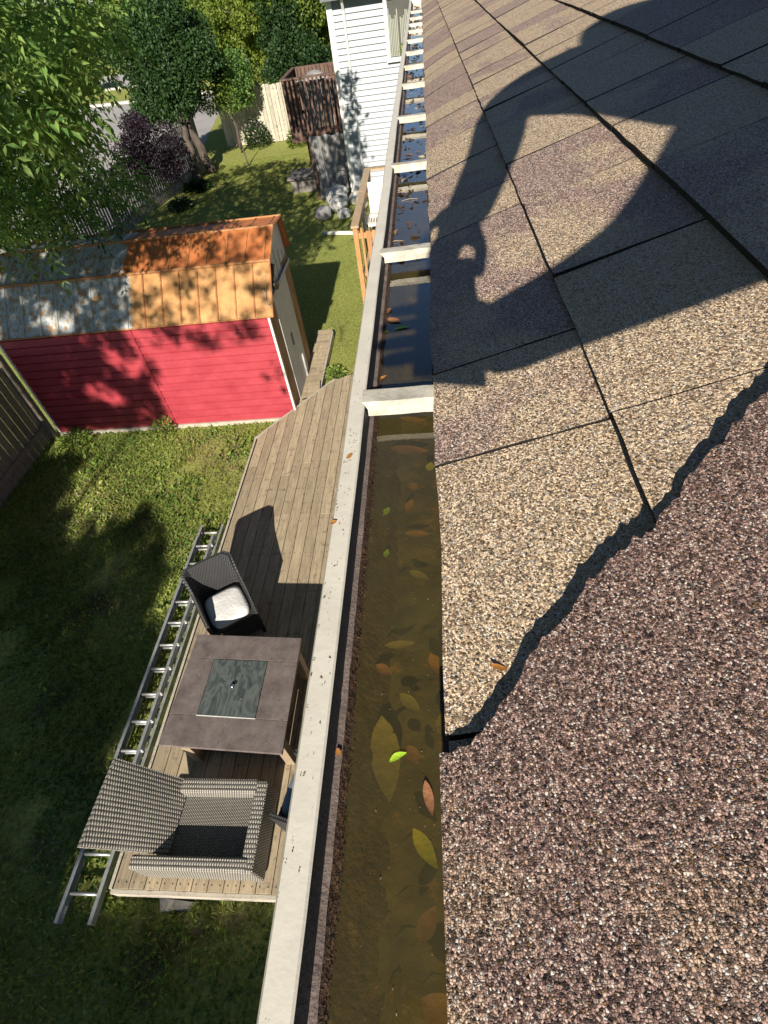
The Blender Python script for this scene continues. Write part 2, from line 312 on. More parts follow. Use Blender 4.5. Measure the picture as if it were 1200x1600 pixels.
def leafcards(P, D, size, aspect=.45, nup=None, droop=0.0, tint=None):
    """diamond leaf (two folded triangles pairs => 2 quads). P base points, D directions"""
    n = len(P); D = D/np.linalg.norm(D, axis=1, keepdims=True)
    up = rng.normal(size=(n, 3)) if nup is None else nup+rng.normal(size=(n, 3))*.35
    Sd = np.cross(D, up); Sd /= np.linalg.norm(Sd, axis=1, keepdims=True)+1e-9; Nn = np.cross(Sd, D)
    L = size[:, None]; tip = P+D*L-Nn*L*.12; mid = P+D*L*.45; w_ = L*aspect*.5
    a = mid+Sd*w_+Nn*w_*.35; b = mid-Sd*w_+Nn*w_*.35
    V = np.stack([P, a, tip, b], 1).reshape(-1, 3)
    i = np.arange(n)*4; Fq = np.concatenate([np.stack([i, i+1, i+2], 1), np.stack([i, i+2, i+3], 1)])
    t = rng.random(n) if tint is None else tint
    return V, Fq, np.concatenate([t, t])
def rdir(n, zb=0.0):
    d = rng.normal(size=(n, 3)); d[:, 2] += zb; return d/np.linalg.norm(d, axis=1, keepdims=True)

# ================= OWN HOUSE : roof =================
TH = R(18.5); CT, ST = math.cos(TH), math.sin(TH); RIM = 5.19; EX = -.003
def droop(u, y): 
    k = min(1, max(0, (y-.5)/1.8)); return .015*k*max(0, 1-max(u, 0)/.15)**2
def rp(u, y, h=0): return (EX+u*CT-h*ST, y, RIM+u*ST+h*CT-droop(u, y))
house = thing('house', 'own house with brown shingle roof rising to the right of the flooded gutter', 'house', (2.5, 2.0, 0))
mb = MB()
edges = [0, .139, .285, .437]+[.437+.148*(k+1) for k in range(26)]
def uedge(k, y):
    if k <= 0: return 0.0
    return edges[k]-.0100*(max(y, .2)-.4)*min(1, max(0, 1.0))
special = {0: [.333, .500], 1: [], 2: []}
J = {0: [-1.4, .345, .331*1.9, .469-.0, .82, .935, 1.02, 1.17], 1: [.335, .575, .80, .985, 1.13], 2: [.31, .74, .93, 1.10, 1.3]}
J[0] = [.110, .3318, .4685, .82, .93, 1.13]
TINT = {0: [.7, .52, .4, .75, .4, .7], 1: [.7, .5, .35, .85, .5], 2: [.4, .85, .45, .6, .7]}
tabs = []
for k in range(len(edges)-1):
    ys = []; ts = []
    if k in J: ys = list(J[k]); ts = list(TINT[k])
    else: ys = [.1+random.random()*.2]; ts = [.5]
    # the first tab begins hidden under the near sheet
    y = ys[-1]
    while y < 6.2: y += random.choice([.13, .17, .19, .21, .24, .15]); ys.append(y); ts.append(random.choice([.25, .4, .55, .7, .85, .6]))
    y0 = ys[0]; pre = []
    while y0 > -1.6: y0 -= random.choice([.17, .21]); pre.append(y0)
    ys = pre[::-1]+ys; ts = [random.choice([.4, .6, .8]) for _ in pre]+ts
    for i in range(len(ys)-1):
        gp_ = .0013+.0013*max(0, ys[i]-.6); ya, yb = ys[i]+gp_, ys[i+1]-gp_; tn = ts[i] if i < len(ts) else .5
        lift = random.choice([0, .0004, .0012, .002]); nu, ny = (8, 5) if yb < 2.0 and k < 5 else (4, 2)
        if k == 0: nu = 12
        sk = .0  # joints lean slightly
        vs = []; w1 = random.uniform(-.0015, .0015); w2 = random.uniform(-.0015, .0015)
        for a in range(nu+1):
            fa = a/nu
            for b in range(ny+1):
                fb = b/ny; yy = ya+(yb-ya)*fb
                u0 = uedge(k, yy); u1 = uedge(k+1, yy)+.01
                jit = random.uniform(-.0007, .0007)*(a == 0); u = u0+(u1-u0)*fa+jit
                if k == 0 and a == 0: u += .0015*math.sin(yy*9)+.001*math.sin(yy*31)+random.uniform(-.0008, .0008)
                yj = yy+random.uniform(-.0005, .0005)*(b in (0, ny))
                yj += .004*(fa)*(1 if b in (0, ny) else 1)
                h = .0062*(1-fa)+lift*(1-fa)+ (w1*(1-fb)+w2*fb)*(1-fa)*.5+.0012*math.sin(yy*5+k*2)*(1-fa)
                vs.append(rp(u, yj, h))
        fs = []; W = ny+1
        for a in range(nu):
            for b in range(ny): fs.append((a*W+b, (a+1)*W+b, (a+1)*W+b+1, a*W+b+1))
        mb.add(vs, fs, 0, tn)
        # dark butt face + side faces
        low = [(p[0]+ST*.0075, p[1], p[2]-.0075) for p in vs[:W]]
        kk = vs[:W]+low
        mb.add(kk, [(b, b+1, W+b+1, W+b) for b in range(ny)], 1)
        for bb in (0, ny):
            e = [vs[a*W+bb] for a in range(nu+1)]; lo = [(p[0], p[1], p[2]-.007) for p in e]
            mb.add(e+lo, [(a, a+1, nu+1+a+1, nu+1+a) for a in range(nu)], 1)
# underlay (dark) sheet
for y in np.arange(-1.6, 6.2, .3):
    us = [0.004, .04, .08, .12, .17, .4, 4.3]
    for a, b in zip(us[:-1], us[1:]): mb.add([rp(a, y, -.004), rp(b, y, -.004), rp(b, y+.3, -.004), rp(a, y+.3, -.004)], [(0, 1, 2, 3)], 1)
mb.build('shingle_roof', ['granule', 'asphaltedge'], house)
# near overlapping sheet, cut on a diagonal
ob = MB()
De = [(-.001, .098), (.010, .101), (.016, .100), (.030, .118), (.045, .132), (.064, .158), (.078, .168), (.092, .185), (.110, .201), (.125, .212), (.128, .205), (.141, .222), (.160, .240), (.180, .259), (.205, .283), (.229, .300)]
pts = []
u = -.001
def dline(u):
    for (a, b), (c, d) in zip(De[:-1], De[1:]):
        if a <= u <= c: return b+(d-b)*(u-a)/(c-a+1e-9)
    return .300+(u-.229)*.9
us = list(np.arange(-.001, .6, .0035))+list(np.arange(.6, 4.2, .1)); prev = None
for u in us:
    e = dline(u)+.0012*math.sin(u*150)+.0014*math.sin(u*347+1)+random.uniform(-.0022, .0022)
    if prev is not None:
        (u0, e0) = prev; n = 14
        def hh(uu, yy, ed): return .0140+.0010*math.sin(uu*21+yy*9)-.004*min(1, max(0, (ed-yy)/.35))
        vs = []
        for q in range(n+1):
            f = (q/n)**1.6
            for (uu, ee) in ((u0, e0), (u, e)):
                yy = ee+(-1.6-ee)*f; vs.append(rp(uu, yy, hh(uu, yy, ee)))
        ob.add(vs, [(2*q, 2*q+1, 2*q+3, 2*q+2) for q in range(n)], 0, .30)
        A = rp(u0, e0, hh(u0, e0, e0)); B = rp(u, e, hh(u, e, e)); ob.add([A, B, rp(u, e-.001, .0), rp(u0, e0-.001, .0)], [(0, 1, 2, 3)], 1)
        if len(pts) == 0:
            pts.append(1)
            for yy in np.arange(-1.6, .098, .02):
                y2 = min(yy+.02, .098); j1 = 0
                ob.add([rp(-.001, yy, .012), rp(-.001, y2, .012), rp(.001, y2, -.004), rp(.001, yy, -.004)], [(0, 1, 2, 3)], 1)
    prev = (u, e)
ov = ob.build('overlapping_shingle_sheet', ['granule_big', 'asphaltedge'], house); ov['label'] = 'thicker near shingle sheet ending in a ragged diagonal cut edge'
hb = MB(); hb.bx(.45, 4.6, -1.6, 6.0, -.1, 5.2); hb.build('wall', 'siding_own', house)
hb = MB(); hb.bx(.034, .056, -1.6, 6.1, 5.02, 5.175); hb.bx(.056, .45, -1.6, 6.1, 5.02, 5.035); hb.build('fascia', 'fascia', house)

# ================= GUTTER =================
gut = thing('rain_gutter', 'clogged cream metal rain gutter full of water along the roof edge', 'gutter', (-.04, 2.4, 5.1))
G0, G1 = -1.3, 5.35
def wob(y): return .0006*math.sin(y*7)+.0004*math.sin(y*23)
lip = MB(); prof = [(-.0925, RIM-.030), (-.0915, RIM-.004), (-.0895, RIM), (-.0755, RIM+.0006), (-.0742, RIM-.0006)]
mis = [0, 0, 0, 0]
nseg = 60
for i in range(nseg):
    ya, yb = G0+(G1-G0)*i/nseg, G0+(G1-G0)*(i+1)/nseg
    A = [(p[0]+wob(ya), ya, p[1]) for p in prof]; B = [(p[0]+wob(yb), yb, p[1]) for p in prof]
    for k in range(4): lip.add([A[k], A[k+1], B[k+1], B[k]], [(0, 1, 2, 3)], 0)
lip.build('front_lip', 'cream', gut, smooth=True)
tr = MB(); tr.extr([(-.0742, RIM-.0006), (-.0716, RIM-.0125), (-.0708, RIM-.0160)], G0, G1); tr.build('hemmed_inner_lip', 'hemshade', gut)
tr = MB(); tr.extr([(-.0925, RIM-.030), (-.094, RIM-.06), (-.075, RIM-.09), (-.07, RIM-.105), (.030, RIM-.105), (.033, RIM-.02), (.0335, RIM-.004)], G0, G1); tr.build('trough', 'cream', gut)
# end cap
tr = MB(); tr.bx(-.09, .033, G1, G1+.004, RIM-.10, RIM+.002); tr.build('end_cap', 'cream', gut)
# inner ledge of silt and mossy bank: noisy strips
def strip(name, mat, x0, z0, x1, z1, amp, ny=900, nx=4, parent=gut, fine=.0012):
    ys = np.linspace(G0, G1, ny); V = []; 
    for a in range(nx+1):
        f = a/nx
        nzx = np.sin(ys*37+a*2)*.3+np.sin(ys*91+a)*.3+rng.normal(size=ny)*.4
        V.append(np.stack([x0+(x1-x0)*f+amp*nzx*(a > 0), ys, z0+(z1-z0)*f+fine*rng.normal(size=ny)*(0 < a < nx+1)], 1))
    V = np.concatenate(V); i = np.arange(ny-1); Fq = np.concatenate([np.stack([a*ny+i, a*ny+i+1, (a+1)*ny+i+1, (a+1)*ny+i], 1) for a in range(nx)])
    return arrmesh(name, V, Fq, np.full(len(Fq), .5), mat, parent)
WZ = RIM-.024
strip('silt_ledge', 'siltledge', -.0718, RIM-.0145, -.0672, RIM-.0165, .0003, nx=2, fine=.0004)
strip('mossy_bank', 'moss', -.0672, RIM-.0168, -.0635, WZ-.001, .0007, nx=3, fine=.0007)
strip('drowned_bank', 'moss2', -.0637, WZ-.0008, -.040, WZ-.0225, .0012, nx=9, fine=.0010)
strip('gutter_silt', 'silt', -.050, WZ-.0195, .030, WZ-.026, .0015, ny=1100, nx=12, fine=.0016)
# water
m, n, b, o = nmat('murky_water'); n.nodes.remove(b)
def schlick(n, f0, nrm=None):
    lw = N(n, 'LayerWeight'); lw.inputs['Blend'].default_value = .5
    if nrm is not None: n.links.new(nrm, lw.inputs['Normal'])
    p = N(n, 'Math', operation='POWER'); n.links.new(lw.outputs['Facing'], p.inputs[0]); p.inputs[1].default_value = 2.6
    q = N(n, 'Math', operation='MULTIPLY_ADD'); n.links.new(p.outputs[0], q.inputs[0]); q.inputs[1].default_value = 1-f0; q.inputs[2].default_value = f0; return q.outputs[0]
gl = N(n, 'BsdfGlossy'); gl.inputs['Roughness'].default_value = .015
tr_ = N(n, 'BsdfTransparent'); tr_.inputs[0].default_value = (.97, .90, .58, 1); df = N(n, 'BsdfDiffuse'); df.inputs[0].default_value = (.075, .064, .024, 1)
co = coord(n); bp = N(n, 'Bump'); bp.inputs['Strength'].default_value = .25; bp.inputs['Distance'].default_value = .0008; n.links.new(noise(n, co, 35, 3), bp.inputs['Height'])
n.links.new(bp.outputs[0], gl.inputs['Normal']); frs = schlick(n, .045, bp.outputs[0])
mk = ramp(n, noise(n, co, 16, 4, .6), [(.3, (.34, .34, .34)), (.75, (.66, .66, .66))])
m1 = N(n, 'MixShader'); n.links.new(mk, m1.inputs[0]); n.links.new(tr_.outputs[0], m1.inputs[1]); n.links.new(df.outputs[0], m1.inputs[2])
m2 = N(n, 'MixShader'); n.links.new(frs, m2.inputs[0]); n.links.new(m1.outputs[0], m2.inputs[1]); n.links.new(gl.outputs[0], m2.inputs[2]); n.links.new(m2.outputs[0], o.inputs[0])
MT['water'] = m
wb = MB(); wb.add([(-.0640, G0, WZ), (.032, G0, WZ), (.032, G1-.002, WZ), (-.0640, G1-.002, WZ)], [(0, 1, 2, 3)])
tagk(wb.build('water', 'water'), kind='structure')
# hangers
HY = [.447, .812, 1.25, 1.67, 2.115, 2.46, 2.80, 3.16, 3.51, 3.80, 4.11, 4.5, -.15, -.75]
for i, y in enumerate(HY):
    w_ = .0145; h = .011; zc = RIM+.0005; dy = random.uniform(.001, .009) if i else .0015
    if 0 < i < 12: w_ = .012
    pf = [(-w_, zc-h), (-w_*.92, zc-.004), (-w_*.55, zc+.0015), (w_*.9, zc+.0015), (w_, zc-.003), (w_, zc-h)]
    hb = MB(); xs = [-.0775, -.0765, -.040, -.015, -.0035]
    for a, b in zip(xs[:-1], xs[1:]):
        def P(x, p):
            f = (x+.0765)/.1105; cut = .0045 if x < -.077 else 0
            return (x+(.006 if p[1] < zc-.002 and x < -.07 else 0), y+p[0]+dy*f, p[1]+.0007*math.sin(x*200)-.004*max(0, f-.6))
        for q in range(len(pf)-1): hb.add([P(a, pf[q]), P(b, pf[q]), P(b, pf[q+1]), P(a, pf[q+1])], [(0, 1, 2, 3)])
    hb.add([(-.0775+(.006 if p[1] < zc-.002 else 0), y+p[0], p[1]) for p in pf], [tuple(range(len(pf)))])
    hb.build('hanger_bracket', 'strapmetal', gut)
# ---- leaves in the gutter ----
def leafmesh(c, L, wd, ang, tilt=.15, curl=.12, nseg=7, z=None, thick=.0004, bend=0.0):
    mbb = MB(); ca, sa = math.cos(ang), math.sin(ang); vs = []
    for i in range(nseg+1):
        t = i/nseg; wv = wd*.5*math.sin(math.pi*min(1, t*1.02))**.75*(1-.25*t)+.0002
        for sgn in (-1, 0, 1):
            lx = (t-.5)*L; ly = sgn*wv+bend*L*math.sin(math.pi*t); lz = curl*L*(t-.5)**2*2+abs(sgn)*wv*tilt*1.5
            vs.append((c[0]+lx*ca-ly*sa, c[1]+lx*sa+ly*ca, c[2]+lz))
    fs = []
    for i in range(nseg):
        for k in (0, 1): fs.append((i*3+k, i*3+k+1, i*3+3+k+1, i*3+3+k))
    mbb.add(vs, fs); return mbb
def lcol(name, c1, c2): MT[name] = mottled(name, c1, c2, 90, .5, 200, .0008, spec=.3)
lcol('lf_lime', (.28, .50, .03), (.42, .62, .05)); lcol('lf_brown', (.22, .095, .045), (.33, .16, .08)); lcol('lf_yel', (.40, .42, .02), (.60, .50, .03))
lcol('lf_olive', (.24, .19, .06), (.32, .25, .08)); lcol('lf_rust', (.30, .13, .03), (.45, .20, .05)); lcol('lf_green', (.02, .12, .02), (.05, .2, .03)); lcol('lf_tan', (.40, .28, .15), (.5, .38, .22)); lcol('lf_dark', (.04, .02, .015), (.08, .045, .03))
def gpt(px, py, z): d = ray(px, py); return CAM+d*((z-5.5)/d[2])
def gleaf(px, py, L, wd, ang, mat, label, z, **k):
    c = gpt(px, py, z); o = leafmesh(c, L, wd, ang, **k).build('leaf', mat, smooth=True); tagk(o, label, 'leaf', 'fallen leaves in and on the gutter'); 
    me = o.data; cc = Vector(c); me.transform(Matrix.Translation(-cc)); o.location = cc; return o
gleaf(622, 1184, .0115, .0042, R(28), 'lf_lime', 'small bright lime green leaf floating beside a pale broad sunken leaf', WZ+.0006, bend=.1)
gleaf(670, 1247, .0185, .006, R(-78), 'lf_brown', 'long reddish brown leaf floating on the near water', WZ+.0006)
gleaf(664, 1326, .023, .0095, R(-55), 'lf_yel', 'yellow green oval leaf sunken near the shingle edge', WZ-.0095)
gleaf(603, 1185, .052, .021, R(-82), 'lf_olive', 'large pale olive leaf sunken under the lime green leaf', WZ-.0130)
gleaf(712, 1362, .014, .006, R(-85), 'lf_green', 'dark green leaf half hidden under the shingle edge', WZ-.003)
gleaf(546, 713, .008, .0045, R(60), 'lf_rust', 'tiny rust brown leaf stuck on the cream gutter lip, farther one', RIM+.0012)
gleaf(521, 816, .006, .0045, R(30), 'lf_rust', 'tiny crumpled brown leaf stuck on the cream gutter lip, nearer one', RIM+.0012)
gleaf(550, 850, .0105, .0040, R(-60), 'lf_brown', 'brown leaf clinging to the silt ledge inside the gutter', RIM-.0142)
gleaf(529, 1176, .0055, .0028, R(-70), 'lf_rust', 'small red brown leaf lying on the mossy bank', RIM-.014)
gleaf(592, 593, .021, .0065, R(35), 'lf_rust', 'orange brown leaf beyond the nearest bracket on dark water', WZ+.0008)
gleaf(628, 512, .022, .0065, R(12), 'lf_lime', 'bright green leaf floating in the second bay of dark water', WZ+.0008)
gleaf(602, 517, .013, .0055, R(-50), 'lf_lime', 'pale green leaf on the left of the second bay', WZ+.0006)
gleaf(615, 501, .022, .012, R(-30), 'lf_brown', 'reddish brown leaf raft piece beside the floating green leaf', WZ+.0004)
gleaf(605, 487, .018, .012, R(50), 'lf_brown', 'brown leaf pair left part in the second bay', WZ+.0003)
gleaf(627, 405, .020, .010, R(-80), 'lf_tan', 'pale tan leaf hanging below the second bracket', WZ+.002)
gleaf(780, 1043, .010, .0035, R(-20), 'lf_rust', 'tiny rust leaf lying on the lit shingles near the diagonal cut', 5.2082)
gleaf(603, 800, .012, .007, R(60), 'lf_lime', 'small green leaf cluster piece under clear water', WZ-.0095)
gleaf(604, 865, .009, .005, R(80), 'lf_lime', 'lone green leaf sunken in the middle of the near bay', WZ-.0095)
gleaf(672, 730, .012, .009, R(80), 'lf_yel', 'yellow green leaf submerged close to the shingle edge', WZ-.005)
gleaf(645, 657, .030, .010, R(-15), 'lf_rust', 'long orange leaf submerged just below the nearest bracket', WZ-.0095)
gleaf(640, 705, .040, .015, R(-12), 'lf_brown', 'broad brown leaf submerged past the nearest bracket', WZ-.0095)
for k, (px, py, L, wd, a) in enumerate([(580, 1128, .014, .006, 5), (640, 1098, .018, .009, -40), (645, 1180, .013, .009, -60), (683, 1040, .020, .010, -60), (625, 1008, .022, .007, 5), (600, 1047, .014, .008, -30), (652, 835, .022, .008, -5), (655, 900, .018, .008, -30), (700, 1590, .028, .016, -25), (560, 1300, .02, .012, 80), (690, 1130, .014, .008, 80), (668, 1445, .018, .01, 60), (640, 790, .016, .008, 70)]):
    gleaf(px, py, L, wd, R(a), ['lf_rust', 'lf_olive', 'lf_brown'][k % 3], 'blurred orange or olive leaf sunken in the murky near bay', WZ-.0135+.002*(k % 3))
# litter stuff
Vs = []; Fs = []; Ts = []; off = 0
def litter(name, n, fx, mat, size, label):
    P = np.array([fx() for _ in range(n)]); D = rdir(n); D[:, 2] *= .12
    V, Fq, t = leafcards(P, D, rng.uniform(size[0], size[1], n), .4, nup=np.tile([0, 0, 1.], (n, 1)))
    o = arrmesh(name, V, Fq, t, mat); tagk(o, kind='stuff'); o['label'] = label; o['category'] = 'debris'; return o
MT['mossfib'] = leaf_mat('moss_fibre', [(.02, .008, .004), (.06, .025, .01), (.12, .055, .02)], .1, TT)
MT['litter_leaf'] = leaf_mat('litter_leaf', [(.03, .018, .014), (.10, .05, .03), (.22, .12, .07), (.40, .33, .2)], .1, TT)
litter('leaf_litter', 420, lambda: (random.triangular(-.066, -.004, -.062) if random.random() < .55 else random.uniform(-.06, -.004), random.uniform(.82, 5.2), WZ+.0012), 'litter_leaf', (.006, .024), 'wet leaf crumbs and twigs drifting in the far gutter bays')
litter('floating_specks', 260, lambda: (random.uniform(-.05, -.005), random.uniform(-.02, .8), WZ+.0008), 'straw', (.0006, .0016), 'tiny pale specks floating on the near gutter water')
litter('lip_grime', 130, lambda: (random.uniform(-.0895, -.077), random.gauss(.3, .14), RIM+.0010), 'litter_leaf', (.0005, .0025), 'black crumbs stuck on the cream gutter lip')
litter('moss_fibres', 2600, lambda: (random.uniform(-.0670, -.0625), random.uniform(-.1, 2.5), RIM-.0170-random.random()*.004), 'mossfib', (.0006, .0028), 'rusty moss fibres on the inner gutter bank')
tw = MB()
for (px, py, a, L) in [(617, 378, 5, .03), (560, 300, 0, .02), (640, 312, 6, .03)]:
    c = gpt(px, py, WZ+.001); tw.tube([(c[0]-L/2*math.cos(R(a)), c[1]-L/2*math.sin(R(a)), c[2]), (c[0], c[1]+.002, c[2]+.001), (c[0]+L/2*math.cos(R(a)), c[1]+L/2*math.sin(R(a)), c[2])], [.0003, .00045, .0003], 5)
tagk(tw.build('twigs', 'lf_tan'), 'thin pale twigs floating in the gutter water', 'twigs', kind='stuff')

# ================= GROUND =================
LZ = -.1
g = MB(); 
xs = [-260, -60, -30, -14, -9, 6, 60, 260]; ys = [-60, -10, 0, 8, 16, 30, 60, 140, 420]
for a in range(len(xs)-1):
    for b in range(len(ys)-1): g.add([(xs[a], ys[b], LZ), (xs[a+1], ys[b], LZ), (xs[a+1], ys[b+1], LZ), (xs[a], ys[b+1], LZ)], [(0, 1, 2, 3)])
tagk(g.build('lawn', 'lawn'), kind='structure')
def sheet(name, pts, z, mat): mm = MB(); mm.add([(x, y, z) for x, y in pts], [tuple(range(len(pts)))]); return tagk(mm.build(name, mat), kind='structure')
sheet('driveway', [(-11.2, 16), (-10.0, 26), (-13, 44), (-60, 50), (-60, 16)], LZ+.004, 'paving')
sheet('road', [(-90, 58.5), (-14, 52.5), (40, 48.5), (40, 57), (-14, 61), (-90, 68)], LZ+.004, 'road')
k_ = MB(); k_.bar((-90, 57.9, LZ+.06), (-14, 52, LZ+.06), .3, .14); k_.bar((-60, 50.2, LZ+.06), (-13, 44.3, LZ+.06), .35, .14); tagk(k_.build('kerb', 'curb'), kind='structure')

# ================= DECK =================
deck = thing('wood_deck', 'low weathered plank deck under the patio table between lawn and house', 'deck', (-1.5, 4, LZ))
DZ = .12; bm_ = MB(); x = -3.045; i = 0
def ytop(x):
    if x < -3.0: return 6.80+(x+3.1)*1.0
    if x < -1.94: return 6.9+(x+3.04)*(8.40-6.9)/1.1
    return 8.40+min(1, (x+1.94)/.3)*.17
while x < .4:
    a, b = x+.003, x+.1405; splits = [.65]+sorted(random.sample([1.9, 2.6, 3.4, 4.3, 5.05, 5.9, 6.2], 2)); splits.append(None)
    if random.random() < .5: splits = [.65, 5.05 if i % 2 else 6.15, None]
    for s0, s1 in zip(splits[:-1], splits[1:]):
        tn = random.random(); z = DZ+random.uniform(-.002, .002)
        ya = s0+.002
        ea, eb = (s1-.001, s1-.001) if s1 else (ytop(a), ytop(b))
        P = [(a, ya), (b, ya), (b, eb), (a, ea)]
        bm_.add([(p[0], p[1], z-.032) for p in P]+[(p[0], p[1], z) for p in P], [(4, 5, 6, 7), (0, 1, 5, 4), (1, 2, 6, 5), (2, 3, 7, 6), (3, 0, 4, 7)], 0, tn)
    x += .1437; i += 1
bm_.build('deck_boards', 'deckwood', deck, bevel=.003)
r_ = MB(); r_.bx(-3.06, .4, .615, .648, -.03, .115); r_.build('rim_board', 'rimwood', deck)
r_ = MB(); r_.bx(-3.03, .4, .66, 8.2, -.09, .07); 
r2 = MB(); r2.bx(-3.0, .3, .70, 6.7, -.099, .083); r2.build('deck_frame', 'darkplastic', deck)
r_ = MB(); r_.bar((-3.10, 6.86, .05), (-1.93, 8.46, .05), .03, .13); r_.bar((-1.93, 8.44, .05), (.3, 8.62, .05), .03, .13); r_.bar((-3.075, .65, .05), (-3.085, 6.84, .05), .03, .12); r_.build('edge_board', 'rimwood', deck)
st_ = MB(); st_.add(*(lambda: ([( -2.70, .62, -.10), (-2.35, .60, -.10), (-2.38, .54, -.1), (-2.66, .52, -.1), (-2.68, .62, -.07), (-2.38, .6, -.07), (-2.4, .55, -.07), (-2.62, .53, -.07)], [(4, 5, 6, 7), (0, 1, 5, 4), (1, 2, 6, 5), (2, 3, 7, 6), (3, 0, 4, 7)]))())
tagk(st_.build('stone_slab', 'concrete'), 'flat grey stone on shaded lawn under the near deck end', 'stone')
# walkway by shed
wk = thing('plank_walkway', 'short grey plank walkway along the shed door end', 'walkway', (-2.35, 8.9, LZ)); wb_ = MB(); y = 7.5
while y < 10.35: wb_.bx(-2.52, -2.19-.0*y, y, y+.135, -.02, .05, tint=random.random()); y += .142
wb_.build('walkway_boards', 'deckwood', wk); wb_ = MB(); wb_.bar((-2.175, 7.5, .0), (-2.175, 10.35, .0), .03, .12); wb_.build('edge_board', 'rimwood', wk)

# ================= LADDER =================
ld = thing('extension_ladder', 'long aluminium extension ladder lying on grass against the deck edge', 'ladder', (-3.3, 2.7, LZ))
def rail(x, y0, y1, z, sgn):
    mm = MB(); mm.bx(x-.004, x+.004, y0, y1, z-.04, z+.04); mm.bx(min(x, x+sgn*.03), max(x, x+sgn*.03), y0, y1, z+.036, z+.0405); mm.bx(min(x, x+sgn*.03), max(x, x+sgn*.03), y0, y1, z-.0405, z-.036)
    mm.build('rail', 'alu', ld)
rail(-3.53, .40, 5.02, .0, 1); rail(-3.19, .40, 5.02, .0, -1); rail(-3.485, 1.1, 4.75, .085, 1); rail(-3.235, 1.1, 4.75, .085, -1)
y = .62
while y < 5.0:
    mm = MB(); mm.tube([(-3.53, y, .0), (-3.19, y, .0)], .016, 8); mm.build('rung', 'alu', ld, smooth=True); y += .305
y = 1.22
while y < 4.7:
    mm = MB(); mm.tube([(-3.485, y, .085), (-3.235, y, .085)], .016, 8); mm.build('rung', 'alu', ld, smooth=True)
    mm = MB(); mm.tube([(-3.235, y, .085), (-3.210, y, .085)], .019, 10); mm.tube([(-3.222, y, .120), (-3.222, y, .127)], [.014, .011], 10); mm.build('rung_collar', 'darkplastic' if 0 else 'alu', ld, smooth=True); y += .305

# ================= FIRE TABLE =================
ft = thing('fire_table', 'square brown slate patio fire table with dusty dark glass centre panel', 'table', (-2.1, 2.2, DZ))
def quadprism(mbx, P, z0, z1, mi=0):
    mbx.add([(p[0], p[1], z0) for p in P]+[(p[0], p[1], z1) for p in P], [(3, 2, 1, 0), (4, 5, 6, 7), (0, 1, 5, 4), (1, 2, 6, 5), (2, 3, 7, 6), (3, 0, 4, 7)], mi)
A_, B_, C_, D_ = (-2.705, 1.662), (-1.522, 1.590), (-1.522, 2.735), (-2.655, 2.80)
lerp = lambda a, b, t: (a[0]+(b[0]-a[0])*t, a[1]+(b[1]-a[1])*t)
def tq(u, v): return lerp(lerp(A_, B_, u), lerp(D_, C_, u), v)
tm = MB(); iu0, iu1, iv0, iv1 = .235, .735, .255, .765
e_ = .0025
for (u0, u1, v0, v1) in [(0, 1, 0, iv0-e_), (0, 1, iv1+e_, 1), (0, iu0, iv0, iv1), (iu1, 1, iv0, iv1)]:
    quadprism(tm, [tq(u0, v0), tq(u1, v0), tq(u1, v1), tq(u0, v1)], .705, .74)
tm.build('table_top', 'tabletop', ft, bevel=.003)
tm = MB(); quadprism(tm, [tq(iu0+.004, iv0+.004), tq(iu1-.004, iv0+.004), tq(iu1-.004, iv1-.004), tq(iu0+.004, iv1-.004)], .71, .742); ins = tm.build('glass_panel', 'insert', ft, bevel=.002)
tm = MB(); c = (-2.13, 2.215); tm.tube([(c[0], c[1], .742), (c[0], c[1], .765)], [.022, .016], 16); tm.build('knob', 'chrome', ins, smooth=True)
tm = MB(); tm.tube([(c[0]+.02, c[1]+.045, .7425), (c[0]+.02, c[1]+.045, .7445)], [.02, .02], 16); tm.build('finger_hole', 'black', ins)
tm = MB(); q0 = tq(iu0, iv0); q1 = tq(iu1, iv0); tm.bar((q0[0], q0[1], .742), (q1[0], q1[1], .742), .006, .006); tm.build('panel_trim', 'whitetrim', ft)
tm = MB(); tm.bx(-2.52, -1.66, 1.80, 2.58, .16, .70)
for k in range(22): tm.bx(-1.662, -1.652, 1.93+k*.024, 1.942+k*.024, .42+.10*math.sin(k/21*math.pi), .50+.10*math.sin(k/21*math.pi), 1)
for k in range(24): tm.bx(-2.40+k*.026, -2.388+k*.026, 1.79, 1.802, .52, .60, 1)
tm.build('side_panel', ['tablebase', 'black'], ft)
for (x, y) in ((-2.56, 1.76), (-1.61, 1.74), (-1.60, 2.62), (-2.54, 2.62)):
    tm = MB(); tm.bx(x-.045, x+.045, y-.045, y+.045, DZ, .70); tm.build('leg', 'tablepost', ft, bevel=.006)
tm = MB()
for (a, b) in (((-2.6, 1.72), (-1.57, 1.70)), ((-1.565, 1.70), (-1.555, 2.66))): tm.bar((a[0], a[1], .655), (b[0], b[1], .655), .02, .09)
tm.build('apron', 'tablebase', ft)
pet = MB()
for _ in range(16):
    u, v = random.random(), random.random(); p = tq(u, v); a = random.random()*6; pet.add([(p[0], p[1], .7435), (p[0]+.012*math.cos(a), p[1]+.012*math.sin(a), .746), (p[0]+.016*math.cos(a+.5), p[1]+.016*math.sin(a+.5), .744)], [(0, 1, 2)])
scr = MB(); yj = .70
while yj < 8.3:
    xj = -3.045
    while xj < .3:
        if yj < ytop(xj)-.1:
            for dx in (.035, .108): scr.bx(xj+dx-.0045, xj+dx+.0045, yj-.0045, yj+.0045, DZ-.001, DZ+.0035)
        xj += .1437
    yj += .61
so_ = scr.build('deck_screws', 'black', deck); so_['kind'] = 'stuff'
tagk(pet.build('petals', 'lf_tan'), 'small pale petals scattered on the brown table top', 'petals', kind='stuff')

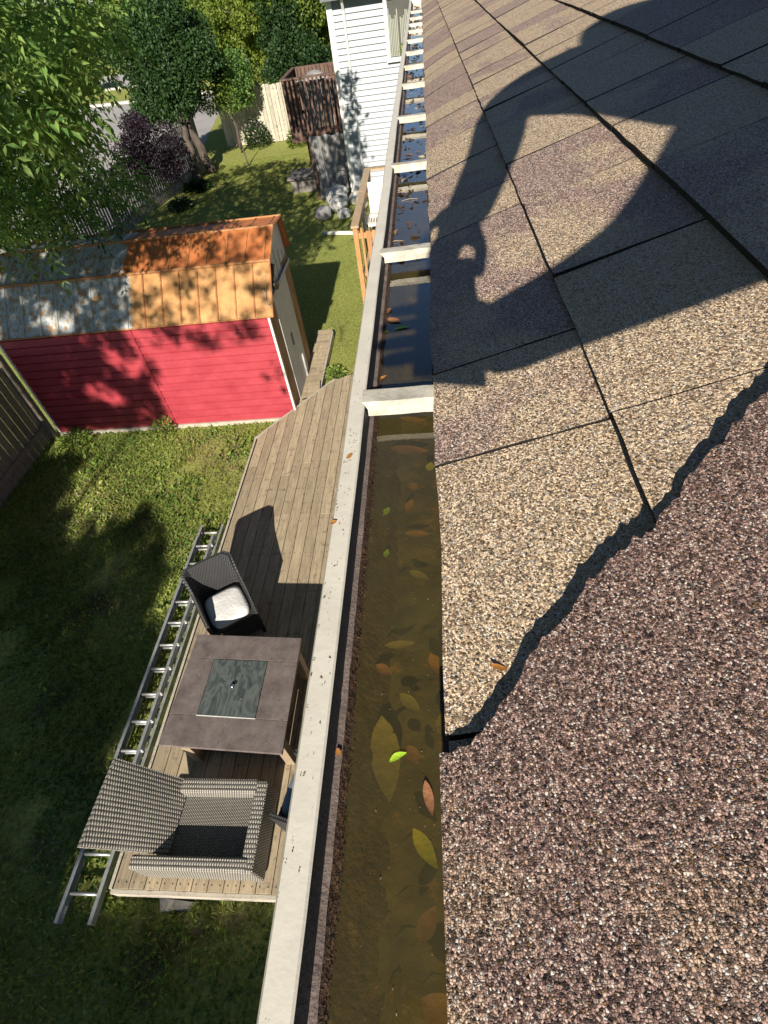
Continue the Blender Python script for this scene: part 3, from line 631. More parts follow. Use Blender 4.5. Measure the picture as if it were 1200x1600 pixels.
# ================= BLACK WICKER CHAIR =================
def slab(mbx, prof_pts, thick, uvs=1.0):
    """prof_pts rows of (left,right) 3D points; builds a thick sheet between them"""
    n = len(prof_pts)
def black_chair(name, label, loc, rot, cushmat):
    t = thing(name, label, 'chair', loc, rot, 'black wicker patio chairs around the table')
    # one continuous scooped shell : back + arms (top edge sweeps down to arm fronts)
    path = []; wd, dp = .27, .29
    pts2 = [(wd, dp), (wd+.005, .10), (wd, -.12), (wd*.98, -dp*.86), (wd*.8, -dp), (0, -dp-.01), (-wd*.8, -dp), (-wd*.98, -dp*.86), (-wd, -.12), (-wd-.005, .10), (-wd, dp)]
    tops = [.58, .62, .70, .84, .85, .85, .85, .84, .70, .62, .58]
    out = [(.02, 0), (.02, 0), (.02, 0), (.03, -.08), (.02, -.10), (0, -.10), (-.02, -.10), (-.03, -.08), (-.02, 0), (-.02, 0), (-.02, 0)]
    mm = MB(); acc = 0; L = [0]
    for a, b in zip(pts2[:-1], pts2[1:]): acc += math.dist(a, b); L.append(acc)
    def P(i, z, inn):
        x, y = pts2[i]; f = z/.85; x += out[i][0]*f*f; y += out[i][1]*f*f
        r = math.hypot(x, y); return (x-(.035*inn*(1 if x > .1 else -1 if x < -.1 else 0)), y+(.035*inn if y < -.2 else 0), z)
    zs = [.08, .25, .4, .5, .6, .7, .8, 1.0]
    for inn in (0, 1):
        for i in range(len(pts2)-1):
            for a, b in zip([0, .3, .6, .85], [.3, .6, .85, 1]):
                z = lambda i_, q: .08+(tops[i_]-.08)*q
                vs = [P(i, z(i, a), inn), P(i+1, z(i+1, a), inn), P(i+1, z(i+1, b), inn), P(i, z(i, b), inn)]
                mm.add(vs, [(0, 1, 2, 3)], 0, .5, [[(L[i], z(i, a)), (L[i+1], z(i+1, a)), (L[i+1], z(i+1, b)), (L[i], z(i, b))]])
    for i in range(len(pts2)-1):
        mm.add([P(i, tops[i], 0), P(i+1, tops[i+1], 0), P(i+1, tops[i+1], 1), P(i, tops[i], 1)], [(0, 1, 2, 3)], 0, .5, [[(L[i], 0), (L[i+1], 0), (L[i+1], .03), (L[i], .03)]])
    for i in (0, len(pts2)-1): mm.add([P(i, .08, 0), P(i, .08, 1), P(i, tops[i], 1), P(i, tops[i], 0)], [(0, 1, 2, 3)], 0, .5, [[(0, 0), (.03, 0), (.03, .5), (0, .5)]])
    mm.build('backrest', 'weaveblack', t, local=True)
    mm = MB(); mm.box((0, .01, .36), (.50, .54, .07)); mm.build('seat', 'weaveblack', t, local=True)
    mm = MB(); mm.box((0, .27, .22), (.50, .03, .26)); mm.build('front_panel', 'weaveblack', t, local=True)
    for (x, y) in ((.25, .27), (-.25, .27), (.24, -.26), (-.24, -.26)):
        mm = MB(); mm.box((x, y, .05), (.04, .04, .10)); mm.build('leg', 'black', t, local=True)
    # cushion
    mm = MB(); n = 12; vs = []; fs = []
    for zz, sc2 in ((.395, .97), (.43, 1.0), (.46, .97), (.472, .80), (.477, .4)):
        for k in range(32):
            a = 2*math.pi*k/32; e = 4.5; cx_ = abs(math.cos(a))**(2/e)*(1 if math.cos(a) > 0 else -1); sx_ = abs(math.sin(a))**(2/e)*(1 if math.sin(a) > 0 else -1)
            vs.append((cx_*.225*sc2*(1-.06*sx_*0), sx_*.235*sc2+.035, zz+.004*math.sin(3*a)*(sc2 < .9)))
    for r in range(4):
        for k in range(32): fs.append((r*32+k, r*32+(k+1) % 32, (r+1)*32+(k+1) % 32, (r+1)*32+k))
    fs.append(tuple(4*32+k for k in range(32))); mm.add(vs, fs); mm.build('cushion', cushmat, t, local=True, smooth=True)
    return t
black_chair('wicker_chair', 'black wicker armchair with pale blue white cushion between table and ladder', (-2.535, 3.29, DZ), R(212.5), 'cushion')
black_chair('wicker_chair', 'black wicker chair with blue grey cushion nearly hidden under the gutter', (-1.21, 1.30, DZ), R(75), 'greycushion')
# ================= BROWN WICKER LOUNGE CHAIR =================
lc = thing('wicker_lounge_chair', 'large taupe wicker armchair without cushions at the near deck end', 'chair', (-2.2, 1.08, DZ))
def wbox(x0, x1, y0, y1, z0, z1, name, mat='weavebrown', bev=.018):
    mm = MB(); mm.bx(x0, x1, y0, y1, z0, z1); return mm.build(name, mat, lc, bevel=bev)
wbox(-2.50, -1.72, .84, 1.32, .25, .40, 'seat', 'weaveshade', .005)
nar = wbox(-2.735, -1.72, .735, .84, .16, .55, 'armrest'); wbox(-2.47, -1.76, 1.32, 1.44, .16, .55, 'armrest')
wbox(-1.78, -1.67, .73, 1.43, .16, .54, 'front_panel')
mm = MB(); # back panel, reclined, wider at top
P0 = [(-2.47, .87, .42), (-2.45, 1.45, .42), (-2.90, 1.46, 1.00), (-2.925, .80, 1.00)]
nrm = Vector((-.80, 0, -.60)).normalized()*.06
P1 = [tuple(Vector(p)+nrm) for p in P0]
U0 = [(0, 0), (.6, 0), (.63, .74), (-.03, .74)]
# subdivide for soft bulge
def bil(P, s, t_): return [(P[0][k]*(1-s)+P[1][k]*s)*(1-t_)+(P[3][k]*(1-s)+P[2][k]*s)*t_ for k in range(3)]
nn = 8
for i in range(nn):
    for j in range(nn):
        q = []
        for (a, b) in ((i, j), (i+1, j), (i+1, j+1), (i, j+1)):
            p = bil(P0, a/nn, b/nn); bu = .02*math.sin(math.pi*a/nn)*math.sin(math.pi*b/nn); p[0] += -nrm.x/.06*bu; p[2] += -nrm.z/.06*bu; q.append(p)
        mm.add(q, [(0, 1, 2, 3)], 0, .5, [[(b/nn*.74, a/nn*.62) for (a, b) in ((i, j), (i+1, j), (i+1, j+1), (i, j+1))]])
mm.add(P1, [(3, 2, 1, 0)], 0, .5, [[U0[3], U0[2], U0[1], U0[0]]])
for k in range(4):
    j = (k+1) % 4; mm.add([P0[k], P1[k], P1[j], P0[j]], [(0, 1, 2, 3)], 0, .5, [[(0, 0), (.06, 0), (.06, .6), (0, .6)]])
mm.build('backrest', 'weavebrown', lc, smooth=False)
for (x, y) in ((-2.6, .78), (-1.75, .78), (-1.78, 1.38), (-2.42, 1.38)):
    mm = MB(); mm.box((x, y, .14), (.05, .05, .05)); mm.build('leg', 'black', lc)

# ================= SHED =================
sh = thing('garden_shed', 'red metal garden shed with rusted orange and grey gambrel roof', 'shed', (-4.8, 8.5, LZ))
SX0, SX1 = -7.05, -2.53; SY0, SY1 = 7.60, 9.42
# red wall with horizontal laps
zt, zb = 1.83, -.02; nl = 13; wmb = MB(); pr = []
for k in range(nl):
    a = zb+(zt-zb)*k/nl; b = zb+(zt-zb)*(k+1)/nl; pr += [(SY0-.026, a), (SY0-.012, b-.03), (SY0+.022, b-.014)]
wmb.extr(pr+[(SY0, zt)], SX0, SX1, axis='X'); wmb.build('side_wall', 'red', sh)
mm = MB(); mm.bx(-4.81, -4.76, SY0-.034, SY0-.020, zb, zt-.01); mm.build('wall_seam', 'red', sh)
mm = MB(); mm.bx(SX0, SX1+.01, SY1, SY1+.02, zb, 2.3); mm.build('side_wall', 'red', sh)
for q_ in (SX1+.005, SX0-.004): mm = MB(); mm.bx(q_-.017, q_+.017, SY0-.028, SY0+.02, -.02, 1.83); mm.build('corner_trim', 'whitetrim', sh)
mm = MB(); mm.bx(SX0, SX1+.02, SY0-.05, SY0+.03, -.10, -.025); mm.bx(SX1-.1, SX1+.015, SY0+.03, SY1+.02, -.1, -.025); mm.build('base_sill', 'rimwood', sh)
RP = [(7.55, 1.84), (8.13, 2.44), (8.76, 2.71), (9.36, 2.66), (9.52, 2.13)]
panels = [(0, 1, 'rooflow', 'lower_roof_panel'), (1, 2, 'roofup', 'upper_roof_panel'), (2, 3, 'roofup', 'far_roof_panel'), (3, 4, 'roofup', 'back_roof_panel')]
for a, b, mt, nm in panels:
    mm = MB(); A, B = RP[a], RP[b]; d = Vector((B[0]-A[0], B[1]-A[1])).normalized(); nx_, nz_ = -d.y, d.x
    def Q(x, p, h): return (x, p[0]+nx_*h, p[1]+nz_*h)
    xs_ = list(np.arange(-7.12, -2.44, .0)) if 0 else []
    x = -7.12; pitch = .293 if a == 0 else .305
    while x < -2.46:
        x2 = min(x+pitch, -2.45)
        mm.add([Q(x, A, 0), Q(x2, A, 0), Q(x2, B, 0), Q(x, B, 0)], [(0, 1, 2, 3)], 0)
        mi = 1 if x2 > -4.7 else 2
        vs = [Q(x2-.016, A, 0), Q(x2-.010, A, .018), Q(x2+.010, A, .018), Q(x2+.016, A, 0), Q(x2-.016, B, 0), Q(x2-.010, B, .018), Q(x2+.010, B, .018), Q(x2+.016, B, 0)]
        mm.add(vs, [(0, 1, 5, 4), (1, 2, 6, 5), (2, 3, 7, 6), (0, 3, 2, 1), (4, 5, 6, 7)], mi)
        x = x2
    mm.build(nm, [mt, 'rustseam', 'greyseam'], sh)
mm = MB()
for k, (h, wd) in {0: (.0, .03), 1: (.02, .06), 2: (.02, .05), 3: (.01, .04)}.items():
    y, z = RP[k]; mm.tube([(-7.13, y, z+.012), (-2.44, y, z+.012)], wd*.42, 8)
mm.build('roof_edge_trim', 'rustseam', sh)
GP = [(SY0, -.03), (SY0, 1.86)]+RP[1:4]+[(SY1+.02, 2.2), (SY1+.02, -.03)]
mm = MB(); mm.add([(SX1, p[0], p[1]-(.02 if 1 < i < 6 else 0)) for i, p in enumerate(GP)], [tuple(range(len(GP)))]); mm.build('gable_wall', 'shedwhite', sh); mm = MB(); mm.add([(SX0, p[0], p[1]-.02) for p in GP], [tuple(range(len(GP)))[::-1]]); mm.build('gable_wall', 'shedwhite', sh)
for q_ in ((7.63, 7.98, 1.85), (9.02, 9.42, 2.05)): mm = MB(); mm.bx(SX1, SX1+.016, q_[0], q_[1], -.02, q_[2]); mm.build('rusty_side_panel', 'shedrust', sh)
for (y0, y1) in ((8.0, 8.50), (8.51, 9.0)):
    mm = MB(); mm.bx(SX1+.004, SX1+.03, y0, y1, .02, 1.95); dr = mm.build('door', 'shedwhite', sh)
    if y0 < 8.2: mm = MB(); mm.bx(SX1+.03, SX1+.05, 8.40, 8.46, .9, 1.1); mm.build('handle', 'black', dr)
mm = MB(); mm.bx(SX1+.03, SX1+.05, 7.66, 9.40, 1.93, 1.99); mm.build('door_track', 'greyseam', sh); mm = MB(); mm.bx(SX1+.03, SX1+.06, 8.75, 8.80, .0, .5); mm.build('door_bar', 'greyseam', sh)
for k in range(7): mm = MB(); mm.bx(SX1+.001, SX1+.01, 7.70+k*.25, 7.71+k*.25, 1.99, 2.2+.1*min(k, 6-k)); mm.build('gable_rib', 'greyseam', sh)
ltm = thing('flood_light', 'black motion floodlight fixed on the shed gable top', 'floodlight', (-2.46, 8.05, 2.05)); mm = MB(); mm.tube([(-2.50, 8.05, 2.12), (-2.40, 8.02, 2.12)], [.05, .07], 12); mm.build('lamp_head', 'black', ltm, smooth=True); mm = MB(); mm.bar((-2.5, 8.05, 2.10), (-2.44, 8.22, 2.36), .04, .05); mm.build('bracket', 'black', ltm)
hs = MB(); hs.tube([(-2.45, 7.9, .10), (-2.38, 7.95, .08), (-2.3, 7.85, .07), (-2.2, 7.8, .07), (-2.15, 8.05, .07), (-2.2, 8.5, .07)], .01, 6); tagk(hs.build('garden_hose', 'black', smooth=True), 'thin black hose lying across the plank walkway', 'hose')

# ================= FENCES =================
def fence(name, label, a, b, h, bw, gap, mat, th=.02, tilt=.0, group=None, rails=True, side=1):
    t = thing(name, label, 'fence', ((a[0]+b[0])/2, (a[1]+b[1])/2, LZ)); a = Vector((*a, LZ)); b = Vector((*b, LZ)); d = (b-a); L = d.length; d.normalize(); nv = Vector((-d.y, d.x, 0))
    rot = Matrix(((d.x, nv.x, 0), (d.y, nv.y, 0), (0, 0, 1))); mm = MB(); s = 0
    while s < L:
        hh = h*random.uniform(.985, 1.01); c = a+d*(s+bw/2)+Vector((0, 0, hh/2+.02)); r = Matrix.Rotation(random.uniform(-.008, .008), 3, nv)
        mm.box(c, (bw, th, hh), r @ rot, 0, random.random()); s += bw+gap
    mm.build('picket_boards', mat, t)
    if rails:
        for z in (.3, h-.25): 
            mm = MB(); mm.box((a+b)/2+Vector((0, 0, z))+nv*side*(th/2+.02), (L, .04, .08), rot); mm.build('fence_rail', mat, t)
        s = 0
        while s < L: mm = MB(); mm.box(a+d*s+nv*side*(th/2+.06)+Vector((0, 0, h/2)), (.09, .09, h-.05), rot); mm.build('fence_post', mat, t); s += 2.4
    return t
fence('board_fence', 'brown grey board fence at the left edge beside the red shed wall', (-7.22, 7.5), (-7.22, 3.0), 1.75, .14, .03, 'brownfence', .025)
fence('picket_fence', 'long grey picket fence behind the shed and under the dark tree', (-10.6, 13.5), (-9.25, 25.5), 1.75, .10, .05, 'greywood', side=1)
fence('pale_fence', 'sunlit pale board fence beside the dark balcony', (-9.1, 28.6), (-3.0, 28.2), 2.05, .15, .015, 'palewood')

# ================= NEIGHBOUR HOUSE =================
nh = thing('neighbour_house', 'white vinyl sided neighbour house with tall window and downspout', 'house', (0.5, 22, LZ))
NX, NY = -2.47, 19.3; lap = .137; pr = []; z = .08
while z < 4.75: pr += [(NY-.048, z), (NY-.004, z+lap-.004), (NY-.002, z+lap)]; z += lap
mm = MB(); mm.extr(pr, NX, 5.0, axis='X'); pl = [(p[0]-NY+NX, p[1]) for p in pr]; mm.extr(pl, NY, 27, axis='Y')
mm.build('siding_wall', 'siding', nh)
mm = MB(); mm.bx(NX-.06, NX+.09, NY-.065, NY-.05, .08, 4.72); mm.bx(NX-.065, NX-.05, NY-.05, NY+.10, .08, 4.72); mm.build('corner_trim', 'whitetrim', nh)
mm = MB(); mm.bx(NX+.02, 5, NY, NY+.2, -.1, .085); mm.bx(NX+.02, NX+.2, NY, 27, -.1, .085); mm.build('foundation', 'concrete', nh)
mm = MB(); mm.bx(NX+.06, 4.9, NY+.05, 26.9, .1, 4.7); mm.build('core_wall', 'roomdark', nh)
mm = MB(); mm.add([(NX-.15, NY-.35, 4.72), (5.2, NY-.35, 4.72), (5.2, 23, 6.2), (NX-.15, 23, 6.2)], [(0, 1, 2, 3)]); mm.add([(NX-.15, NY-.35, 4.70), (NX-.15, NY, 4.70), (5.2, NY, 4.70), (5.2, NY-.35, 4.70)], [(0, 1, 2, 3)]); mm.add([(NX-.15, 27, 4.72), (5.2, 27, 4.72), (5.2, 23, 6.2), (NX-.15, 23, 6.2)], [(3, 2, 1, 0)])
mm.bx(NX-.15, 5.2, NY-.38, NY-.35, 4.62, 4.74); mm.build('roof', 'darkroof', nh)
mm = MB(); mm.tube([(-2.08, NY-.3, 4.66), (-2.08, NY-.10, 4.4), (-2.08, NY-.10, .1), (-2.08, NY-.2, .02)], .038, 6); mm.build('downspout', 'whitetrim', nh)
wx0, wx1, wz0, wz1 = -.93, -.17, 3.30, 4.55
mm = MB(); t_ = .09
for (a, b, c, d) in ((wx0-t_, wx1+t_, wz0-t_, wz0), (wx0-t_, wx1+t_, wz1, wz1+t_), (wx0-t_, wx0, wz0, wz1), (wx1, wx1+t_, wz0, wz1)): mm.bx(a, b, NY-.13, NY+.02, c, d)
wf = mm.build('window', 'whitetrim', nh)
m, n, b, o = nmat('window_glass'); n.nodes.remove(b); gg = N(n, 'BsdfGlossy'); gg.inputs['Roughness'].default_value = .02; tt = N(n, 'BsdfTransparent'); mx = N(n, 'MixShader'); n.links.new(schlick(n, .04), mx.inputs[0]); n.links.new(tt.outputs[0], mx.inputs[1]); n.links.new(gg.outputs[0], mx.inputs[2]); n.links.new(mx.outputs[0], o.inputs[0]); MT['glass'] = m
mm = MB(); mm.bx(wx0, wx1, NY-.095, NY-.091, wz0, wz1); mm.build('pane', 'glass', wf)
mm = MB(); mm.bx(wx0, wx1, NY-.058, NY-.052, wz0, wz1); mm.build('dim_interior', 'roomdark', wf)
mm = MB(); 
for k in range(14):
    x0 = wx0+.02+k*.045; 
    if k in (6, ): continue
    zt_ = 4.30-.22*abs(math.sin(k*.6)); mm.tube([(x0, NY-.068, wz0+.02), (x0, NY-.068, zt_)], .018, 6)
mm.build('curtain', 'curtain', wf)
pp = thing('potted_plant', 'small potted green plant behind the neighbour window glass', 'plant', (-.5, NY-.016, 3.32)); mm = MB(); mm.bx(-.57, -.43, NY-.088, NY-.086, 3.30, 3.40); mm.build('pot', 'lf_rust', pp)
P = np.tile([[-.5, NY-.088, 3.42]], (60, 1))+rng.normal(size=(60, 3))*[.06, .002, .05]; D = rdir(60, 1.2); D[:, 1] *= .05
V, Fq, t = leafcards(P, D, rng.uniform(.06, .16, 60), .3); V[:, 1] = np.clip(V[:, 1], NY-.0895, NY-.0865); arrmesh('foliage', V, Fq, t, 'leaf_bright', pp)

# ================= BALCONY =================
bc = thing('raised_balcony', 'dark stained wooden balcony with upright balusters against the white house', 'balcony', (-3.3, 20.5, LZ))
BX0, BX1, BY0, BY1 = -4.15, -2.53, 19.55, 21.6; BZ0, BZ1 = 1.62, 3.13
mm = MB(); x = BX0
while x < BX1: mm.bx(x, x+.055, BY0-.03, BY0, BZ0-.05, BZ1-.04, tint=random.random()); x += .125
mm.build('front_balusters', 'balcwood', bc)
mm = MB(); y = BY0
while y < BY1: mm.bx(BX0-.03, BX0, y, y+.055, BZ0-.05, BZ1-.04, tint=random.random()); y += .125
mm.build('side_balusters', 'balcwood', bc); mm = MB(); x = BX0
while x < BX1: mm.bx(x, x+.11, BY1, BY1+.03, BZ0, BZ1-.04, tint=random.random()); x += .125
mm.build('back_balusters', 'balcwood', bc)
mm = MB(); mm.bx(BX0-.06, BX1, BY0-.06, BY0+.06, BZ1-.04, BZ1); mm.bx(BX0-.06, BX0+.06, BY0+.06, BY1, BZ1-.04, BZ1); mm.bx(BX0-.06, BX1, BY1, BY1+.1, BZ1-.04, BZ1); mm.build('top_rail', 'balcwood', bc)
mm = MB(); mm.bx(BX0, BX1, BY0, BY1, 1.72, 1.80); mm.bx(BX0, BX1, BY0+.002, BY0+.04, 1.55, 1.72); mm.build('balcony_floor', 'balcwood', bc)
for (x, y) in ((-3.66, BY0+.12), (BX0+.1, BY1-.1)): mm = MB(); mm.bx(x-.06, x+.06, y-.06, y+.06, LZ, 1.7); mm.build('balcony_post', 'balcwood', bc)
def drape(name, mat, label, cat, x0, x1, y, z0, z1, amp, kind=None, lean=0):
    V = []; n, mz = 50, 24
    for j in range(mz+1):
        for i in range(n+1):
            fx, fz = i/n, j/mz; x = x0+(x1-x0)*fx; fold = math.sin(fx*23+fz*2)*.5+math.sin(fx*11+1+fz*3)*.5+.4*math.sin(fx*47)
            V.append((x+.04*math.sin(fz*5+fx*4)+lean*(1-fz), y+amp*fold*(1-fz*.5)+.12*math.sin(fz*3), z0+(z1-z0)*fz+.02*math.sin(fx*17)))
    V = np.array(V); q = np.array([[j*(n+1)+i, j*(n+1)+i+1, (j+1)*(n+1)+i+1, (j+1)*(n+1)+i] for j in range(mz) for i in range(n)])
    o = arrmesh(name, V, q, np.full(len(q), .5), mat); o.data.polygons.foreach_set('use_smooth', [True]*len(q)); s = o.modifiers.new('t', 'SOLIDIFY'); s.thickness = .01
    return tagk(o, label, cat)
drape('hanging_tarp', 'tarp', 'grey plastic tarp hanging from balcony floor to the ground', 'tarp', -3.60, -2.60, 19.40, -.05, 1.70, .07, lean=.0)
drape('covered_bundle', 'tarp', 'pale covered bundle behind the balcony balusters', 'bundle', -3.75, -2.75, 19.85, 1.83, 3.0, .12)
dm = MB(); vs = []; 
for j in range(7):
    for k in range(16): a = 2*math.pi*k/16; r = .45*math.cos(j/6*math.pi/2); vs.append((-3.3+r*math.cos(a), 20.4+r*.8*math.sin(a), 2.7+.45*math.sin(j/6*math.pi/2)))
dm.add(vs, [(j*16+k, j*16+(k+1) % 16, (j+1)*16+(k+1) % 16, (j+1)*16+k) for j in range(6) for k in range(16)]); dm.tube([(-3.3, 20.4, 1.8), (-3.3, 20.4, 2.75)], .45, 16); tagk(dm.build('covered_grill', 'tarp', smooth=True), 'round grey covered grill standing on the dark balcony', 'grill cover')
def bag(x, y, z, r, mat, label):
    vs = []; n, mz = 18, 10
    for j in range(mz+1):
        for k in range(n):
            a = 2*math.pi*k/n; ph = math.pi*j/mz; rr = r*math.sin(ph)*(1+.16*math.sin(3*a+j)+.1*math.sin(7*a+2*j)+random.uniform(-.05, .05)); vs.append((x+rr*math.cos(a), y+rr*math.sin(a), z+r*.8*(1-math.cos(ph))))
    mm = MB(); mm.add(vs, [(j*n+k, j*n+(k+1) % n, (j+1)*n+(k+1) % n, (j+1)*n+k) for j in range(mz) for k in range(n)]); return tagk(mm.build('rubbish_bag', mat, smooth=True), label, 'bag', 'bags piled under the balcony')
bag(-2.85, 18.2, LZ, .30, 'bagwhite', 'whitish rubbish bag nearest the house corner'); bag(-3.25, 17.6, LZ, .26, 'tarp', 'grey rubbish bag at the front left of the pile'); bag(-2.95, 18.9, LZ, .36, 'bagwhite', 'tall pale rubbish bag leaning on the hanging tarp'); bag(-2.62, 17.5, LZ, .2, 'bagwhite', 'small white rubbish bag at the front right of the pile')
bag(-2.3, 18.7, LZ, .25, 'whiteplastic', 'rounded white sack beside the house foundation')
pm = MB(); pm.tube([(-3.15, 16.35, -.04), (-2.2, 16.1, -.03)], .055, 10); tagk(pm.build('white_pipe', 'whiteplastic', smooth=True), 'white pipe lying on the grass before the bag pile', 'pipe')
sb = thing('grey_steps', 'low dark grey wooden steps behind the hanging tarp', 'steps', (-4.3, 21, LZ)); mm = MB(); mm.bx(-4.75, -3.9, 20.6, 21.6, -.1, .32); mm.bx(-4.85, -3.85, 20.5, 21.7, .32, .36); mm.build('step_box', 'greywood', sb)
bk = MB(); bk.tube([(-2.75+.28*math.cos(a), 18.95+.05*math.sin(a), .55+.28*math.sin(a)) for a in np.linspace(0, 2*math.pi, 20)], .012, 6); tagk(bk.build('bicycle_wheel', 'black', smooth=True), 'thin dark hoop leaning between the tarp and the house', 'hoop')

# ================= CEDAR LANDING =================
cl = thing('cedar_landing', 'orange cedar landing with tan top rail just beyond the gutter', 'landing', (-.7, 12.6, LZ))
mm = MB(); mm.bx(-1.53, -1.38, 10.75, 14.5, 1.88, 1.925); mm.bx(-1.38, .4, 14.35, 14.5, 1.88, 1.925); mm.build('top_rail', 'cedartop', cl)
for (x, y) in ((-1.46, 10.83), (-1.46, 14.42), (-.4, 14.42), (-1.46, 12.6)): mm = MB(); mm.bx(x-.045, x+.045, y-.045, y+.045, LZ, 1.88); mm.build('post', 'cedar', cl)
mm = MB(); mm.bx(-1.36, -1.32, 10.80, 10.84, LZ, 1.86); x = -1.26
while x < .35: mm.bx(x, x+.09, 10.80, 10.83, LZ, 1.80, tint=random.random()); x += .115
mm.build('lattice_boards', 'cedar', cl)
mm = MB(); x = -1.42
while x < .4: mm.bx(x, x+.135, 10.9, 14.4, .92, .96, tint=random.random()); x += .142
mm.build('landing_floor', 'cedartop', cl)
mm = MB(); mm.bx(-1.44, .4, 10.84, 10.88, 1.66, 1.76); mm.bx(-1.44, -1.40, 10.9, 14.4, .8, .95); mm.bx(-1.44, -1.40, 10.9, 14.4, 1.74, 1.87); mm.build('side_rail', 'cedar', cl)
wc = thing('plastic_chair', 'white plastic chair with slotted seat on the cedar landing', 'chair', (-1.1, 12.9, .96))
mm = MB(); mm.add([(-1.36, 13.0, 1.40), (-.86, 13.0, 1.40), (-.82, 13.25, 1.95), (-1.38, 13.25, 1.95), (-1.36, 13.04, 1.40), (-.86, 13.04, 1.40), (-.82, 13.29, 1.95), (-1.38, 13.29, 1.95)], [(0, 1, 2, 3), (7, 6, 5, 4), (0, 3, 7, 4), (1, 5, 6, 2), (3, 2, 6, 7), (0, 4, 5, 1)]); mm.build('backrest', 'whiteplastic', wc, bevel=.01)
mm = MB(); 
for k in range(9): mm.bx(-1.36+k*.058, -1.36+k*.058+.036, 12.45, 12.85, 1.36, 1.39)
mm.bx(-1.40, -.8, 12.35, 12.45, 1.35, 1.40); mm.bx(-1.40, -.8, 12.85, 12.98, 1.35, 1.40); mm.bx(-1.42, -1.37, 12.35, 12.98, 1.35, 1.41); mm.bx(-.84, -.79, 12.35, 12.98, 1.35, 1.41); mm.build('seat', 'whiteplastic', wc)
for s_ in (-1.42, -.80):
    mm = MB(); mm.tube([(s_, 12.36, 1.0), (s_-.02, 12.4, 1.58), (s_-.03, 12.7, 1.62), (s_, 13.1, 1.6)], .03, 8); mm.build('armrest', 'whiteplastic', wc, smooth=True)
for (x, y) in ((-1.4, 12.4), (-.82, 12.4), (-1.38, 13.0), (-.84, 13.0)): mm = MB(); mm.tube([(x, y, .96), (x, y, 1.37)], .025, 8); mm.build('leg', 'whiteplastic', wc)

# ================= TREES =================
def limb(mb_, a, b, r0, r1, seg=6, wob_=.12):
    a = np.array(a, float); b = np.array(b, float); L = np.linalg.norm(b-a); pts = []; rs = []
    for i in range(seg+1):
        t = i/seg; p = a+(b-a)*t+np.array([random.uniform(-1, 1), random.uniform(-1, 1), random.uniform(-.4, .4)])*wob_*L*.3*math.sin(math.pi*t); pts.append(tuple(p)); rs.append(r0+(r1-r0)*t)
    mb_.tube(pts, rs, 8)
def crown_points(lumps, n):
    """points on noisy shells of many small lumps"""
    P = []; Nr = []
    vol = np.array([l[3] for l in lumps])**2; cnt = (n*vol/vol.sum()).astype(int)
    for (x, y, z, r), c in zip(lumps, cnt):
        d = rdir(c); rad = r*(rng.random(c)**.33)*(1+.15*np.sin(d[:, 0]*7+x)*np.cos(d[:, 2]*6)); P.append(np.array([x, y, z])+d*rad[:, None]*[1, 1, .85]); Nr.append(d)
    return np.concatenate(P), np.concatenate(Nr)
def lumps_in(c, rad, n, r0, r1):
    L = []
    while len(L) < n:
        d = rng.uniform(-1, 1, 3); q = np.linalg.norm(d)
        if q < 1 and (q > .35 or random.random() < .4): L.append((c[0]+d[0]*rad[0], c[1]+d[1]*rad[1], c[2]+d[2]*rad[2], random.uniform(r0, r1)))
    return L
def tree(name, label, basep, c, rad, nl, r0, r1, nleaf, ls, mat, trunk=.14, group=None, limbs=7, ok=None, trunks=None):
    t = thing(name, label, 'tree' if 'shrub' not in name else 'shrub', (basep[0], basep[1], LZ), 0, group)
    lm = lumps_in(c, rad, nl, r0, r1); mb_ = MB(); fork = (c[0]*.6+basep[0]*.4, c[1]*.6+basep[1]*.4, c[2]-rad[2]*.55)
    for tb in (trunks or [basep]): limb(mb_, (tb[0], tb[1], LZ-.05), fork, trunk, trunk*.6, 8, .1)
    for l in random.sample(lm, min(limbs, len(lm))): limb(mb_, fork, l[:3], trunk*.45, .02, 6, .15)
    mb_.build('trunk', 'bark', t, smooth=True)
    P, Nr = crown_points(lm, nleaf)
    if ok is not None: k = ok(P); P, Nr = P[k], Nr[k]
    D = Nr*.6+rdir(len(P), -.35)*.8; tn = np.clip(rng.random(len(P))*.7+.3*rng.random(), 0, 1)
    V, Fq, tt_ = leafcards(P, D, rng.uniform(ls*.6, ls*1.3, len(P)), .6, tint=tn); arrmesh('crown', V, Fq, tt_, mat, t); return t
def pxpt(px, py, y): d = ray(px, py); return CAM+d*(y/d[1])
# big dark tree
c = pxpt(262, 100, 25.5); tree('dark_green_tree', 'dense rounded dark green tree with twin trunks at the picket fence', (-9.35, 23.9), (c[0], c[1], c[2]), (1.7, 1.9, 1.75), 46, .55, .85, 52000, .115, 'leaf_dark', .2, trunks=[(-9.2, 23.8), (-8.75, 24.6)])
c = pxpt(445, 40, 31.5); tree('maple_tree', 'bright yellow green maple behind the balcony and pale fence', (c[0]-.3, 31.5), (c[0], 31.5, 4.6), (2.9, 2.2, 2.6), 60, .55, .95, 52000, .14, 'leaf_bright', .16)
c = pxpt(375, 20, 34); tree('maple_tree', 'yellow green maple between the dark tree and the balcony tree', (c[0], 34), (c[0], 34, 4.4), (2.6, 2.0, 2.4), 44, .55, .9, 36000, .15, 'leaf_bright', .14)
c = pxpt(470, 95, 30); tree('leafy_tree', 'mid green leafy tree directly behind the balcony rail', (c[0], 30), (c[0], 30, 3.0), (1.9, 1.2, 1.7), 34, .5, .8, 26000, .12, 'leaf_dark', .1)
c = pxpt(352, 130, 27.5); tree('small_tree', 'small green tree right of the twin trunks in front of pale fence', (c[0], 27.3), (c[0], 27.5, 2.6), (.95, .9, 1.5), 18, .35, .6, 13000, .10, 'leaf_ash', .08)
